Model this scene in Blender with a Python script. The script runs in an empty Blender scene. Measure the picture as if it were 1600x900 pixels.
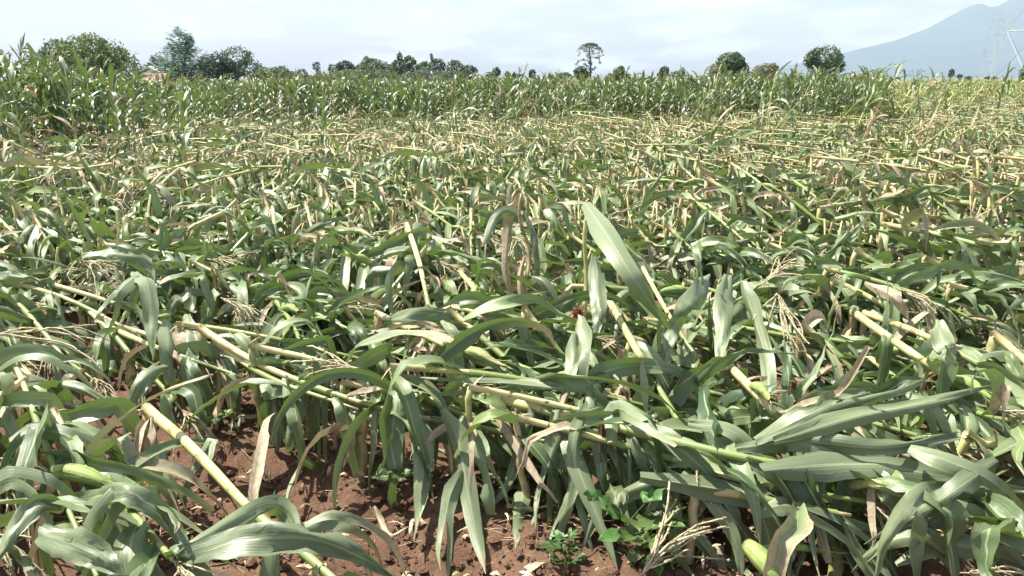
import bpy, math, random
import numpy as np
from mathutils import Vector, noise as mnoise

R = math.radians
sc = bpy.context.scene
col = sc.collection

# ------------------------------------------------------------------ camera
F = 1208.0                      # focal length in pixels of a 1600 px wide picture
CAM_H = 1.45
PITCH = R(15.2)
cam_d = bpy.data.cameras.new('camera')
cam_d.sensor_width = 36.0
cam_d.lens = 36.0 * F / 1600.0
cam_d.clip_start = 0.05
cam_d.clip_end = 40000.0
cam = bpy.data.objects.new('camera', cam_d)
col.objects.link(cam)
cam.location = (0, 0, CAM_H)
cam.rotation_euler = (math.pi / 2 - PITCH, 0, 0)
sc.camera = cam

# ------------------------------------------------------------------ light
SUN_EL = 60.0
SUN_AZ = (-0.80, 0.42)          # towards the sun, on the ground plane
wd = bpy.data.worlds.new('World')
sc.world = wd
wd.use_nodes = True
nt = wd.node_tree
nt.nodes.clear()
o_ = nt.nodes.new('ShaderNodeOutputWorld')
bg = nt.nodes.new('ShaderNodeBackground')
sky = nt.nodes.new('ShaderNodeTexSky')
sky.sky_type = 'NISHITA'
sky.sun_disc = False
sky.sun_elevation = R(SUN_EL)
sky.sun_rotation = math.atan2(SUN_AZ[0], SUN_AZ[1])
sky.air_density = 1.0
sky.dust_density = 3.0
sky.ozone_density = 1.0
tc = nt.nodes.new('ShaderNodeTexCoord')
mp = nt.nodes.new('ShaderNodeMapping')
mp.inputs['Scale'].default_value = (1.0, 1.0, 4.2)
mp.inputs['Location'].default_value = (0.35, 0.1, 0.2)
nz = nt.nodes.new('ShaderNodeTexNoise')
nz.inputs['Scale'].default_value = 6.5
nz.inputs['Detail'].default_value = 7.0
nz.inputs['Roughness'].default_value = 0.55
rp = nt.nodes.new('ShaderNodeMapRange')
rp.inputs['From Min'].default_value = 0.46
rp.inputs['From Max'].default_value = 0.66
rp.inputs['To Min'].default_value = 0.12
rp.inputs['To Max'].default_value = 1.0
mx = nt.nodes.new('ShaderNodeMix')
mx.data_type = 'RGBA'
mx.inputs[7].default_value = (6.3, 7.0, 7.9, 1)     # thin bright cirrus veil, in sky units
nt.links.new(tc.outputs['Generated'], mp.inputs['Vector'])
nt.links.new(mp.outputs['Vector'], nz.inputs['Vector'])
nt.links.new(nz.outputs['Fac'], rp.inputs['Value'])
nt.links.new(rp.outputs['Result'], mx.inputs[0])
nt.links.new(sky.outputs['Color'], mx.inputs[6])
nt.links.new(mx.outputs[2], bg.inputs['Color'])
bg.inputs['Strength'].default_value = 0.074
nt.links.new(bg.outputs['Background'], o_.inputs['Surface'])

sd = bpy.data.lights.new('sun', 'SUN')
sd.energy = 5.0
sd.angle = R(0.53)
sd.color = (1.0, 0.955, 0.87)
sun = bpy.data.objects.new('sun', sd)
col.objects.link(sun)
k = math.cos(R(SUN_EL)) / math.hypot(*SUN_AZ)
sv = Vector((SUN_AZ[0] * k, SUN_AZ[1] * k, math.sin(R(SUN_EL))))
sun.rotation_euler = (-sv).to_track_quat('-Z', 'Y').to_euler()

vs = sc.view_settings
vs.view_transform = 'Standard'
vs.look = 'None'
vs.exposure = 1.30
vs.gamma = 1.0
sc.cycles.max_bounces = 6
sc.cycles.diffuse_bounces = 3
sc.cycles.glossy_bounces = 2
sc.cycles.transmission_bounces = 3
sc.cycles.volume_bounces = 0
sc.cycles.use_denoising = True

# ------------------------------------------------------------------ helpers
FWD = Vector((0, math.cos(PITCH), -math.sin(PITCH)))
UPV = Vector((0, math.sin(PITCH), math.cos(PITCH)))
RT = Vector((1, 0, 0))
CAM = Vector((0, 0, CAM_H))


def P(px, py, zc):
    return CAM + zc * (FWD + RT * ((px - 800) / F) + UPV * ((450 - py) / F))


def G(px, py, h=0.0):
    d = FWD + RT * ((px - 800) / F) + UPV * ((450 - py) / F)
    t = (h - CAM_H) / d.z
    return CAM + d * t


def proj(p):
    v = Vector(p) - CAM
    z = max(v.dot(FWD), 1e-3)
    return 800 + F * v.dot(RT) / z, 450 - F * v.dot(UPV) / z, z


def zc_of(p):
    return (Vector(p) - CAM).dot(FWD)


def far(px, py, dist):
    """point at horizontal distance dist (m) seen at pixel px, py"""
    d = FWD + RT * ((px - 800) / F) + UPV * ((450 - py) / F)
    return CAM + d * (dist / d.y)


def _h(ix, iy, seed):
    n = (ix * 374761393 + iy * 668265263 + seed * 1442695041) & 0xFFFFFFFF
    n = ((n ^ (n >> 13)) * 1274126177) & 0xFFFFFFFF
    return ((n ^ (n >> 16)) & 0xFFFFFF) / float(0xFFFFFF)


def vnoise(x, y, seed=0):
    x = np.asarray(x, float); y = np.asarray(y, float)
    ix = np.floor(x).astype(np.int64); iy = np.floor(y).astype(np.int64)
    fx = x - ix; fy = y - iy
    fx = fx * fx * (3 - 2 * fx); fy = fy * fy * (3 - 2 * fy)
    a = _h(ix, iy, seed); b = _h(ix + 1, iy, seed)
    c = _h(ix, iy + 1, seed); d = _h(ix + 1, iy + 1, seed)
    return (a * (1 - fx) + b * fx) * (1 - fy) + (c * (1 - fx) + d * fx) * fy - 0.5


# rows of the field
RU = Vector((0.848, -0.53, 0))
RN = Vector((0.53, 0.848, 0))
ROW0 = 1.945
ROWD = 0.70


def gz(x, y):
    """height of the soil"""
    x = np.asarray(x, float); y = np.asarray(y, float)
    s = x * RN.x + y * RN.y
    fade = np.clip((14.0 - np.hypot(x, y)) / 6.0, 0, 1)
    z = 0.055 * np.cos(2 * math.pi * (s - ROW0) / ROWD) * fade
    z = z + (vnoise(x * 1.7, y * 1.7, 1) * 0.09 + vnoise(x * 5, y * 5, 2) * 0.055) * fade
    return z


def gz1(x, y):
    return float(gz(x, y))


class MB:
    """collects quads with a leaf coordinate (luv) and a tint"""
    def __init__(s):
        s.V = []; s.Q = []; s.U = []; s.T = []; s.n = 0

    def add(s, V, Q, U, T):
        V = np.asarray(V, float).reshape(-1, 3)
        s.V.append(V); s.Q.append(np.asarray(Q, np.int64).reshape(-1, 4) + s.n)
        s.U.append(np.asarray(U, float).reshape(-1, 2))
        T = np.asarray(T, float)
        if T.ndim == 1:
            T = np.tile(T, (len(V), 1))
        s.T.append(T); s.n += len(V)

    def arrays(s):
        return np.concatenate(s.V), np.concatenate(s.Q), np.concatenate(s.U), np.concatenate(s.T)

    def mesh(s, name, m, smooth=True, origin=None):
        V, Q, U, T = s.arrays()
        return mesh_from(name, V if origin is None else V - np.array(origin), Q, U, T, m, smooth)


def mesh_from(name, V, Q, U, T, m, smooth=True):
    me = bpy.data.meshes.new(name)
    nv, nq = len(V), len(Q)
    me.vertices.add(nv)
    me.vertices.foreach_set('co', np.ascontiguousarray(V, np.float32).ravel())
    me.loops.add(nq * 4)
    me.loops.foreach_set('vertex_index', np.ascontiguousarray(Q, np.int32).ravel())
    me.polygons.add(nq)
    me.polygons.foreach_set('loop_start', np.arange(0, nq * 4, 4, dtype=np.int32))
    me.update(calc_edges=True)
    me.polygons.foreach_set('use_smooth', np.full(nq, smooth, bool))
    a = me.attributes.new('luv', 'FLOAT2', 'POINT')
    a.data.foreach_set('vector', np.ascontiguousarray(U, np.float32).ravel())
    b = me.attributes.new('tint', 'FLOAT_COLOR', 'POINT')
    T4 = np.ones((nv, 4), np.float32); T4[:, :3] = T
    b.data.foreach_set('color', T4.ravel())
    me.materials.append(m)
    return me


def obj(name, me, parent=None, loc=None):
    o = bpy.data.objects.new(name, me)
    col.objects.link(o)
    if parent is not None:
        o.parent = parent
    if loc is not None:
        o.location = loc
    return o


def tag(o, label=None, cat=None, group=None, kind=None):
    if label: o['label'] = label
    if cat: o['category'] = cat
    if group: o['group'] = group
    if kind: o['kind'] = kind
    return o


def empty(name, loc, label, cat, group=None):
    o = bpy.data.objects.new(name, None)
    o.empty_display_size = 0.1
    col.objects.link(o)
    o.location = loc
    return tag(o, label, cat, group)


def rvec(r):
    while True:
        v = Vector((r.uniform(-1, 1), r.uniform(-1, 1), r.uniform(-1, 1)))
        if 0.05 < v.length < 1: return v.normalized()


def nrm(v):
    l = v.length
    return v / l if l > 1e-9 else Vector((0, 0, 1))


def grid_quads(n, m):
    i = np.arange(n - 1)[:, None]; j = np.arange(m - 1)[None, :]
    a = (i * m + j).ravel()
    return np.stack([a, a + 1, a + m + 1, a + m], 1)


def wprof(t, shape='maize'):
    if shape == 'maize':
        return max(0.03, min(1.0, (0.42 + 2.6 * t)) * (1 - t ** 1.9) ** 0.9)
    if shape == 'oval':
        return max(0.02, math.sin(math.pi * min(1, t ** 0.62)) ** 0.8)
    return max(0.05, 1 - t)


def strip(mb, pts, sides, W, nac, tint, fold=0.25, wav=0.1, rng=random, shape='maize', curl=0.0):
    """blade along pts (Vectors) with side vectors, V-folded and wavy at the rims"""
    n = len(pts)
    V = []; U = []
    ph1 = rng.uniform(0, 6); ph2 = rng.uniform(0, 6); fq = rng.uniform(9, 15)
    nick = rng.random() < 0.3; nk = rng.uniform(0.35, 0.9)
    crum = rng.choice((0.05, 0.12, 0.24)); cs = rng.uniform(0, 99); cf = rng.uniform(3, 7)
    torn = rng.uniform(0.72, 0.95) if rng.random() < 0.22 else 1.0     # tip torn off
    rag = rng.uniform(0.02, 0.10)
    split = rng.uniform(0.25, 0.7) if (nac >= 5 and shape == 'maize' and rng.random() < 0.22) else None
    if split is None:
        groups = [[j / (nac - 1) * 2 - 1 for j in range(nac)]]
    else:
        h_ = nac // 2 + 1
        groups = [[-1 + j / (h_ - 1) for j in range(h_)], [j / (h_ - 1) for j in range(h_)]]
    dv = rng.uniform(.3, 1.1)
    for gi, us in enumerate(groups):
        V = []; U = []
        for i in range(n):
            t = i / (n - 1)
            tan = nrm(pts[min(i + 1, n - 1)] - pts[max(i - 1, 0)])
            sd_ = sides[i]
            sd_ = nrm(sd_ - tan * sd_.dot(tan))
            no = sd_.cross(tan)
            w = W * wprof(t * torn, shape) * (1 + rag * math.sin(cs * 3 + t * 31) * math.sin(cs + t * 17))
            fo = fold * (1.3 - 0.8 * t)
            dr = Vector((0, 0, 0))
            if split is not None and t > split:
                q_ = (t - split) * W * dv
                dr = sd_ * (q_ if gi else -q_ * .6) + no * (q_ * (1 if gi else -.8)) + Vector((0, 0, -q_ * 1.5 * gi))
            for u in us:
                au = abs(u)
                ph = ph1 if u < 0 else ph2
                ww = w * (0.55 if (nick and abs(t - nk) < 0.06 and u > 0.6) else 1.0)
                off = no * (au * ww * 0.5 * fo * 2 + wav * ww * au * au * math.sin(fq * t + ph)
                            + crum * W * mnoise.noise(Vector((t * cf, u * 1.3, cs))) * 1.6
                            + crum * W * .5 * mnoise.noise(Vector((t * cf * 3.1, u * 3, cs))))
                if curl:
                    off = off + no * (ww * curl * au * au * 0.7)
                V.append(tuple(pts[i] + dr + sd_ * (u * ww * 0.5 * (1 - abs(fo) * 0.5 - curl * 0.55 * au)) + off))
                U.append(((u + 1) / 2, t))
        mb.add(V, grid_quads(n, len(us)), U, tint)


def blade(mb, p0, d0, upn, L, W, nseg, nac, rng, tint, grav=1.0, floor=None, twist=0.0,
          fold=0.25, wav=0.1, shape='maize', kink=None, curl=0.0):
    """a leaf that leaves p0 along d0, bends under its weight and rests on floor(x, y)"""
    d = nrm(d0); side = nrm(d.cross(upn)) if abs(d.dot(upn)) < 0.98 else Vector((1, 0, 0))
    p = Vector(p0); pts = [p.copy()]; sides = [side.copy()]
    ds = L / nseg
    sway = Vector((rng.uniform(-1, 1), rng.uniform(-1, 1), 0)) * 0.12
    tw = twist / nseg
    for i in range(nseg):
        t = (i + 0.5) / nseg
        g = grav * (0.4 + 1.5 * t) * ds / 0.28
        d = nrm(d + Vector((0, 0, -1)) * g + sway * (ds / 0.1))
        if nseg > 8 and rng.random() < .14: d = nrm(d + rvec(rng) * rng.uniform(.2, .8))
        if kink is not None and abs(t - kink) < 0.5 / nseg:
            d = nrm(Vector((d.x * 0.35, d.y * 0.35, -1)))
        p = p + d * ds
        if floor is not None:
            fz = floor(p.x, p.y)
            if p.z < fz:
                p.z = fz + 0.004
                d = nrm(Vector((d.x, d.y, max(d.z, 0.02))))
        side = side - d * side.dot(d)
        if side.length < 1e-3:
            side = Vector((1, 0, 0))
        side = nrm(side)
        if tw:
            no = side.cross(d)
            side = nrm(side * math.cos(tw) + no * math.sin(tw))
        pts.append(p.copy()); sides.append(side.copy())
    strip(mb, pts, sides, W, nac, tint, fold, wav, rng, shape, curl)
    return pts


def tube(mb, pts, rad, ns, tint, flat=1.0, cap=True):
    n = len(pts)
    V = []; U = []
    t0 = nrm(pts[1] - pts[0])
    a = nrm(t0.cross(Vector((0, 1, 0)))) if abs(t0.y) < 0.9 else nrm(t0.cross(Vector((1, 0, 0))))
    acc = 0.0
    for i in range(n):
        tan = nrm(pts[min(i + 1, n - 1)] - pts[max(i - 1, 0)])
        a = nrm(a - tan * a.dot(tan))
        b = tan.cross(a)
        if i: acc += (pts[i] - pts[i - 1]).length
        r = rad[i] if hasattr(rad, '__len__') else rad
        for j in range(ns):
            an = 2 * math.pi * j / ns
            V.append(tuple(pts[i] + a * (math.cos(an) * r) + b * (math.sin(an) * r * flat)))
            U.append((j / ns, acc))
    Q = []
    for i in range(n - 1):
        for j in range(ns):
            j2 = (j + 1) % ns
            Q.append((i * ns + j, i * ns + j2, (i + 1) * ns + j2, (i + 1) * ns + j))
    if cap and ns >= 4:
        for base in (0, (n - 1) * ns):
            for j in range(1, ns - 2, 2):
                Q.append((base, base + j, base + j + 1, base + j + 2))
    T = np.asarray(tint, float)
    if T.ndim == 2: T = np.repeat(T, ns, axis=0)
    mb.add(V, Q, U, T)


def catmull(P_, n):
    P_ = [Vector(p) for p in P_]
    if len(P_) == 2:
        return [P_[0].lerp(P_[1], i / n) for i in range(n + 1)]
    out = []
    m = len(P_) - 1
    for i in range(n + 1):
        x = i / n * m
        k_ = min(int(x), m - 1); t = x - k_
        p1, p2 = P_[k_], P_[k_ + 1]
        p0 = P_[k_ - 1] if k_ > 0 else p1 * 2 - p2
        p3 = P_[k_ + 2] if k_ + 2 <= m else p2 * 2 - p1
        out.append(0.5 * ((2 * p1) + (p2 - p0) * t + (2 * p0 - 5 * p1 + 4 * p2 - p3) * t * t
                          + (3 * p1 - p0 - 3 * p2 + p3) * t ** 3))
    return out


# ------------------------------------------------------------------ materials
class NT:
    def __init__(s, name):
        s.m = bpy.data.materials.new(name); s.m.use_nodes = True
        s.t = s.m.node_tree; s.t.nodes.clear()

    def n(s, typ, **kw):
        nd = s.t.nodes.new(typ)
        for k_, v in kw.items():
            setattr(nd, k_, v)
        return nd

    def l(s, a, b): s.t.links.new(a, b)

    def val(s, x, sock):
        if hasattr(x, 'is_linked') or hasattr(x, 'links'):
            s.l(x, sock)
        else:
            sock.default_value = x

    def math(s, op, a, b=None, c=None, clamp=False):
        nd = s.n('ShaderNodeMath', operation=op, use_clamp=clamp)
        s.val(a, nd.inputs[0])
        if b is not None: s.val(b, nd.inputs[1])
        if c is not None: s.val(c, nd.inputs[2])
        return nd.outputs[0]

    def mix(s, f, a, b, bt='MIX'):
        nd = s.n('ShaderNodeMix', data_type='RGBA', blend_type=bt)
        s.val(f, nd.inputs[0])
        s.val(a if not isinstance(a, tuple) else a + (1,), nd.inputs[6])
        s.val(b if not isinstance(b, tuple) else b + (1,), nd.inputs[7])
        return nd.outputs[2]

    def noise(s, scale, detail=3, vec=None, rough=0.5):
        nd = s.n('ShaderNodeTexNoise')
        nd.inputs['Scale'].default_value = scale
        nd.inputs['Detail'].default_value = detail
        nd.inputs['Roughness'].default_value = rough
        if vec is not None: s.l(vec, nd.inputs['Vector'])
        return nd.outputs['Fac']

    def ramp(s, x, a, b, lo=0.0, hi=1.0):
        nd = s.n('ShaderNodeMapRange')
        s.val(x, nd.inputs['Value'])
        nd.inputs['From Min'].default_value = a; nd.inputs['From Max'].default_value = b
        nd.inputs['To Min'].default_value = lo; nd.inputs['To Max'].default_value = hi
        return nd.outputs['Result']

    def out(s, sh):
        o = s.n('ShaderNodeOutputMaterial'); s.l(sh, o.inputs['Surface'])
        return s.m


def leaf_material():
    N = NT('maize_leaf')
    at = N.n('ShaderNodeAttribute', attribute_name='tint')
    sp = N.n('ShaderNodeSeparateColor'); N.l(at.outputs['Color'], sp.inputs[0])
    var, dry, yel = sp.outputs[0], sp.outputs[1], sp.outputs[2]
    uv = N.n('ShaderNodeAttribute', attribute_name='luv')
    su = N.n('ShaderNodeSeparateXYZ'); N.l(uv.outputs['Vector'], su.inputs[0])
    u, v = su.outputs[0], su.outputs[1]
    tcn = N.n('ShaderNodeTexCoord')
    geo = N.n('ShaderNodeNewGeometry')
    blot = N.noise(9.0, 4, tcn.outputs['Object'])
    fine = N.noise(55.0, 3, tcn.outputs['Object'])
    cmb = N.n('ShaderNodeCombineXYZ')
    N.l(N.math('MULTIPLY', u, 34.0), cmb.inputs[0]); N.l(N.math('MULTIPLY', v, 1.6), cmb.inputs[1]); N.l(N.math('MULTIPLY', var, 37.0), cmb.inputs[2])
    vein = N.noise(1.0, 2, cmb.outputs[0])
    g = N.mix(var, (0.034, 0.072, 0.023), (0.250, 0.305, 0.138))
    g = N.mix(N.math('MULTIPLY', N.ramp(blot, 0.35, 0.7), N.math('ADD', N.math('MULTIPLY', var, .8), .12)), g, (0.150, 0.198, 0.078))
    g = N.mix(N.math('MULTIPLY', N.ramp(vein, 0.35, 0.7, 0, 0.5), N.math('ADD', var, .15)), g, (0.215, 0.290, 0.170))
    g = N.mix(yel, g, (0.27, 0.34, 0.09))
    mid = N.ramp(N.math('ABSOLUTE', N.math('SUBTRACT', u, 0.5)), 0.022, 0.062, 1, 0)
    g = N.mix(N.math('MULTIPLY', mid, 0.75), g, (0.36, 0.42, 0.23))
    # the underside is duller and greyer
    g = N.mix(N.math('MULTIPLY', geo.outputs['Backfacing'], 0.4), g, (0.22, 0.245, 0.155))
    d1 = N.mix(N.ramp(fine, 0.3, 0.7), (0.34, 0.26, 0.16), (0.62, 0.54, 0.38))
    d1 = N.mix(N.ramp(blot, 0.45, 0.7, 0, 0.6), d1, (0.25, 0.16, 0.10))
    d1 = N.mix(N.ramp(vein, 0.4, 0.65, 0, 0.5), d1, (0.25, 0.18, 0.11))
    # dryness creeps in from the tip and the rims
    edge = N.math('MULTIPLY', N.math('ABSOLUTE', N.math('SUBTRACT', u, 0.5)), 0.36)
    cr = N.math('ADD', N.math('MULTIPLY', N.math('POWER', v, 3.0), 0.40), edge)
    cr = N.math('ADD', cr, N.math('MULTIPLY', blot, 0.42))
    cr = N.math('ADD', cr, N.math('MULTIPLY', dry, 1.15))
    dm = N.ramp(cr, 0.70, 0.92)
    c = N.mix(dm, g, d1)
    bs = N.n('ShaderNodeBsdfPrincipled')
    N.l(c, bs.inputs['Base Color'])
    N.l(N.math('ADD', N.ramp(dm, 0, 1, 0.33, 0.70), N.math('MULTIPLY', blot, .16)), bs.inputs['Roughness'])
    bs.inputs['Specular IOR Level'].default_value = 0.6
    tr = N.n('ShaderNodeBsdfTranslucent')
    tcol = N.mix(dm, (0.15, 0.25, 0.04), (0.30, 0.24, 0.13))
    N.l(tcol, tr.inputs['Color'])
    bp = N.n('ShaderNodeBump'); bp.inputs['Strength'].default_value = 0.35; bp.inputs['Distance'].default_value = 0.004
    N.l(N.math('ADD', vein, N.math('MULTIPLY', fine, 0.35)), bp.inputs['Height'])
    N.l(bp.outputs[0], bs.inputs['Normal']); N.l(bp.outputs[0], tr.inputs['Normal'])
    ms = N.n('ShaderNodeMixShader'); ms.inputs[0].default_value = 0.20
    N.l(bs.outputs[0], ms.inputs[1]); N.l(tr.outputs[0], ms.inputs[2])
    return N.out(ms.outputs[0])


def stalk_material():
    N = NT('maize_stalk')
    at = N.n('ShaderNodeAttribute', attribute_name='tint')
    sp = N.n('ShaderNodeSeparateColor'); N.l(at.outputs['Color'], sp.inputs[0])
    var, dry, brn = sp.outputs[0], sp.outputs[1], sp.outputs[2]
    uv = N.n('ShaderNodeAttribute', attribute_name='luv')
    su = N.n('ShaderNodeSeparateXYZ'); N.l(uv.outputs['Vector'], su.inputs[0])
    cmb = N.n('ShaderNodeCombineXYZ')
    N.l(N.math('MULTIPLY', su.outputs[0], 14.0), cmb.inputs[0]); N.l(N.math('MULTIPLY', su.outputs[1], 4.0), cmb.inputs[1]); N.l(N.math('MULTIPLY', var, 31.0), cmb.inputs[2])
    fib = N.noise(1.0, 3, cmb.outputs[0])
    tcn = N.n('ShaderNodeTexCoord')
    bl = N.noise(14.0, 4, tcn.outputs['Object'])
    c = N.mix(var, (0.44, 0.48, 0.15), (0.66, 0.62, 0.28))
    c = N.mix(N.ramp(bl, 0.48, 0.70, 0, .7), c, (0.27, 0.36, 0.12))
    c = N.mix(dry, c, N.mix(N.ramp(fib, 0.3, 0.7), (0.42, 0.29, 0.13), (0.66, 0.55, 0.33)))
    c = N.mix(N.math('MULTIPLY', N.ramp(bl, 0.35, 0.62), brn), c, (0.14, 0.075, 0.035))
    # darker nodes along the cane
    w = N.math('ABSOLUTE', N.math('SUBTRACT', N.math('FRACT', N.math('ADD', N.math('MULTIPLY', su.outputs[1], 5.2), N.math('ADD', N.math('MULTIPLY', bl, 1.1), N.math('MULTIPLY', var, 3.7)))), 0.5))
    c = N.mix(N.ramp(w, 0.02, 0.05, 0.55, 0), c, (0.20, 0.13, 0.05))
    c = N.mix(N.ramp(fib, 0.45, 0.7, 0, 0.35), c, (0.20, 0.16, 0.07))
    bs = N.n('ShaderNodeBsdfPrincipled')
    N.l(c, bs.inputs['Base Color'])
    bs.inputs['Roughness'].default_value = 0.5
    bp = N.n('ShaderNodeBump'); bp.inputs['Strength'].default_value = 0.5; bp.inputs['Distance'].default_value = 0.003
    N.l(fib, bp.inputs['Height']); N.l(bp.outputs[0], bs.inputs['Normal'])
    return N.out(bs.outputs[0])


def tint_material(name, rough=0.6, transl=0.0, spec=0.4, nscale=30, namp=0.35):
    """base colour straight from the tint attribute, mottled by noise"""
    N = NT(name)
    at = N.n('ShaderNodeAttribute', attribute_name='tint')
    tcn = N.n('ShaderNodeTexCoord')
    nn = N.noise(nscale, 4, tcn.outputs['Object'])
    hs = N.n('ShaderNodeHueSaturation')
    N.l(at.outputs['Color'], hs.inputs['Color'])
    N.l(N.ramp(nn, 0.3, 0.7, 1 - namp, 1 + namp), hs.inputs['Value'])
    bs = N.n('ShaderNodeBsdfPrincipled')
    N.l(hs.outputs[0], bs.inputs['Base Color'])
    bs.inputs['Roughness'].default_value = rough
    bs.inputs['Specular IOR Level'].default_value = spec
    if not transl:
        return N.out(bs.outputs[0])
    tr = N.n('ShaderNodeBsdfTranslucent')
    hs2 = N.n('ShaderNodeHueSaturation'); hs2.inputs['Value'].default_value = 1.6; hs2.inputs['Saturation'].default_value = 1.15
    N.l(hs.outputs[0], hs2.inputs['Color']); N.l(hs2.outputs[0], tr.inputs['Color'])
    ms = N.n('ShaderNodeMixShader'); ms.inputs[0].default_value = transl
    N.l(bs.outputs[0], ms.inputs[1]); N.l(tr.outputs[0], ms.inputs[2])
    return N.out(ms.outputs[0])


def soil_material():
    N = NT('red_brown_soil')
    geo = N.n('ShaderNodeNewGeometry')
    pos = geo.outputs['Position']
    a = N.noise(3.0, 6, pos, 0.6); b = N.noise(24.0, 5, pos, 0.65); c_ = N.noise(120.0, 4, pos, 0.6)
    c = N.mix(N.ramp(a, 0.35, 0.65), (0.098, 0.055, 0.034), (0.165, 0.098, 0.062))
    c = N.mix(N.ramp(b, 0.40, 0.66, 0, 0.75), c, (0.080, 0.043, 0.029))
    c = N.mix(N.ramp(c_, 0.55, 0.75, 0, 0.6), c, (0.27, 0.18, 0.12))
    # a long way off the ground is fields of dry yellow-green
    ln = N.n('ShaderNodeVectorMath', operation='LENGTH'); N.l(pos, ln.inputs[0])
    fr = N.ramp(ln.outputs['Value'], 7.0, 16.0)
    bigf = N.noise(0.05, 4, pos)
    fld = N.mix(N.ramp(bigf, 0.4, 0.6), (0.19, 0.18, 0.085), (0.14, 0.17, 0.07))
    c = N.mix(fr, c, fld)
    bs = N.n('ShaderNodeBsdfPrincipled')
    N.l(c, bs.inputs['Base Color'])
    bs.inputs['Roughness'].default_value = 0.95
    bs.inputs['Specular IOR Level'].default_value = 0.15
    bp = N.n('ShaderNodeBump'); bp.inputs['Strength'].default_value = 0.9; bp.inputs['Distance'].default_value = 0.012
    N.l(N.math('ADD', b, N.math('MULTIPLY', c_, 0.5)), bp.inputs['Height']); N.l(bp.outputs[0], bs.inputs['Normal'])
    return N.out(bs.outputs[0])


def hill_material():
    N = NT('haze_blued_mountain')
    geo = N.n('ShaderNodeNewGeometry')
    a = N.noise(0.004, 6, geo.outputs['Position'], 0.6)
    c = N.mix(N.ramp(a, 0.35, 0.65), (0.030, 0.065, 0.085), (0.050, 0.085, 0.090))  # blue of the distant haze is mixed into the slope colour itself
    bs = N.n('ShaderNodeBsdfPrincipled')
    N.l(c, bs.inputs['Base Color']); bs.inputs['Roughness'].default_value = 0.9
    bs.inputs['Specular IOR Level'].default_value = 0.0
    return N.out(bs.outputs[0])


M_LEAF = leaf_material()
M_STALK = stalk_material()
M_SOIL = soil_material()
M_FOL = tint_material('tree_foliage', 0.55, 0.22, 0.4, 0.9, 0.3)
M_WEED = tint_material('weed_leaf', 0.45, 0.3, 0.4, 25, 0.25)
M_BARK = tint_material('bark', 0.9, 0, 0.2, 4, 0.35)
M_HUSK = tint_material('maize_husk', 0.6, 0.1, 0.35, 30, 0.25)
_t = M_HUSK.node_tree
_uv = _t.nodes.new('ShaderNodeAttribute'); _uv.attribute_name = 'luv'
_mp = _t.nodes.new('ShaderNodeMapping'); _mp.inputs['Scale'].default_value = (30, 5, 1)
_nz = _t.nodes.new('ShaderNodeTexNoise'); _nz.inputs['Scale'].default_value = 1.0
_bp = _t.nodes.new('ShaderNodeBump'); _bp.inputs['Strength'].default_value = 0.8; _bp.inputs['Distance'].default_value = 0.004
_t.links.new(_uv.outputs['Vector'], _mp.inputs['Vector']); _t.links.new(_mp.outputs[0], _nz.inputs['Vector']); _t.links.new(_nz.outputs['Fac'], _bp.inputs['Height'])
for _n in _t.nodes:
    if _n.type == 'BSDF_PRINCIPLED': _t.links.new(_bp.outputs[0], _n.inputs['Normal'])
M_TASSEL = tint_material('maize_tassel', 0.7, 0.0, 0.2, 60, 0.3)
M_SILK = tint_material('maize_silk', 0.8, 0, 0.2, 80, 0.3)
M_STEEL = tint_material('galvanised_steel', 0.5, 0, 0.5, 0.6, 0.12)
M_TILE = tint_material('roof_tile', 0.8, 0, 0.3, 1.5, 0.2)
M_WALL = tint_material('painted_wall', 0.8, 0, 0.3, 0.8, 0.08)
M_CLOD = M_SOIL

# ------------------------------------------------------------------ ground
def axis(dense0, dense1, step, far0, far1, grow=1.16):
    a = list(np.arange(dense0, dense1 + 1e-6, step))
    s = step; x = dense1
    up = []
    while x < far1:
        s *= grow; x += s; up.append(min(x, far1))
    s = step; x = dense0; dn = []
    while x > far0:
        s *= grow; x -= s; dn.append(max(x, far0))
    return np.array(dn[::-1] + a + up)


GX = axis(-2.5, 2.0, 0.022, -8200, 8200)
GY = axis(1.55, 4.4, 0.022, -8200, 8200)
XX, YY = np.meshgrid(GX, GY)
ZZ = gz(XX, YY)
near = np.clip((7.0 - np.hypot(XX, YY)) / 2.5, 0, 1)
cl = np.abs(vnoise(XX * 14, YY * 14, 5)) + 0.6 * np.abs(vnoise(XX * 29, YY * 29, 6)) + 0.3 * np.abs(vnoise(XX * 45, YY * 45, 7))
ZZ = ZZ + near * (0.040 * (cl - 0.45) + 0.02 * vnoise(XX * 9, YY * 9, 9))
V = np.stack([XX, YY, ZZ], -1).reshape(-1, 3)
me = mesh_from('ground', V, grid_quads(len(GY), len(GX)), np.zeros((len(V), 2)), np.ones((len(V), 3)), M_SOIL)
tag(obj('ground', me), kind='structure')

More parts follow.
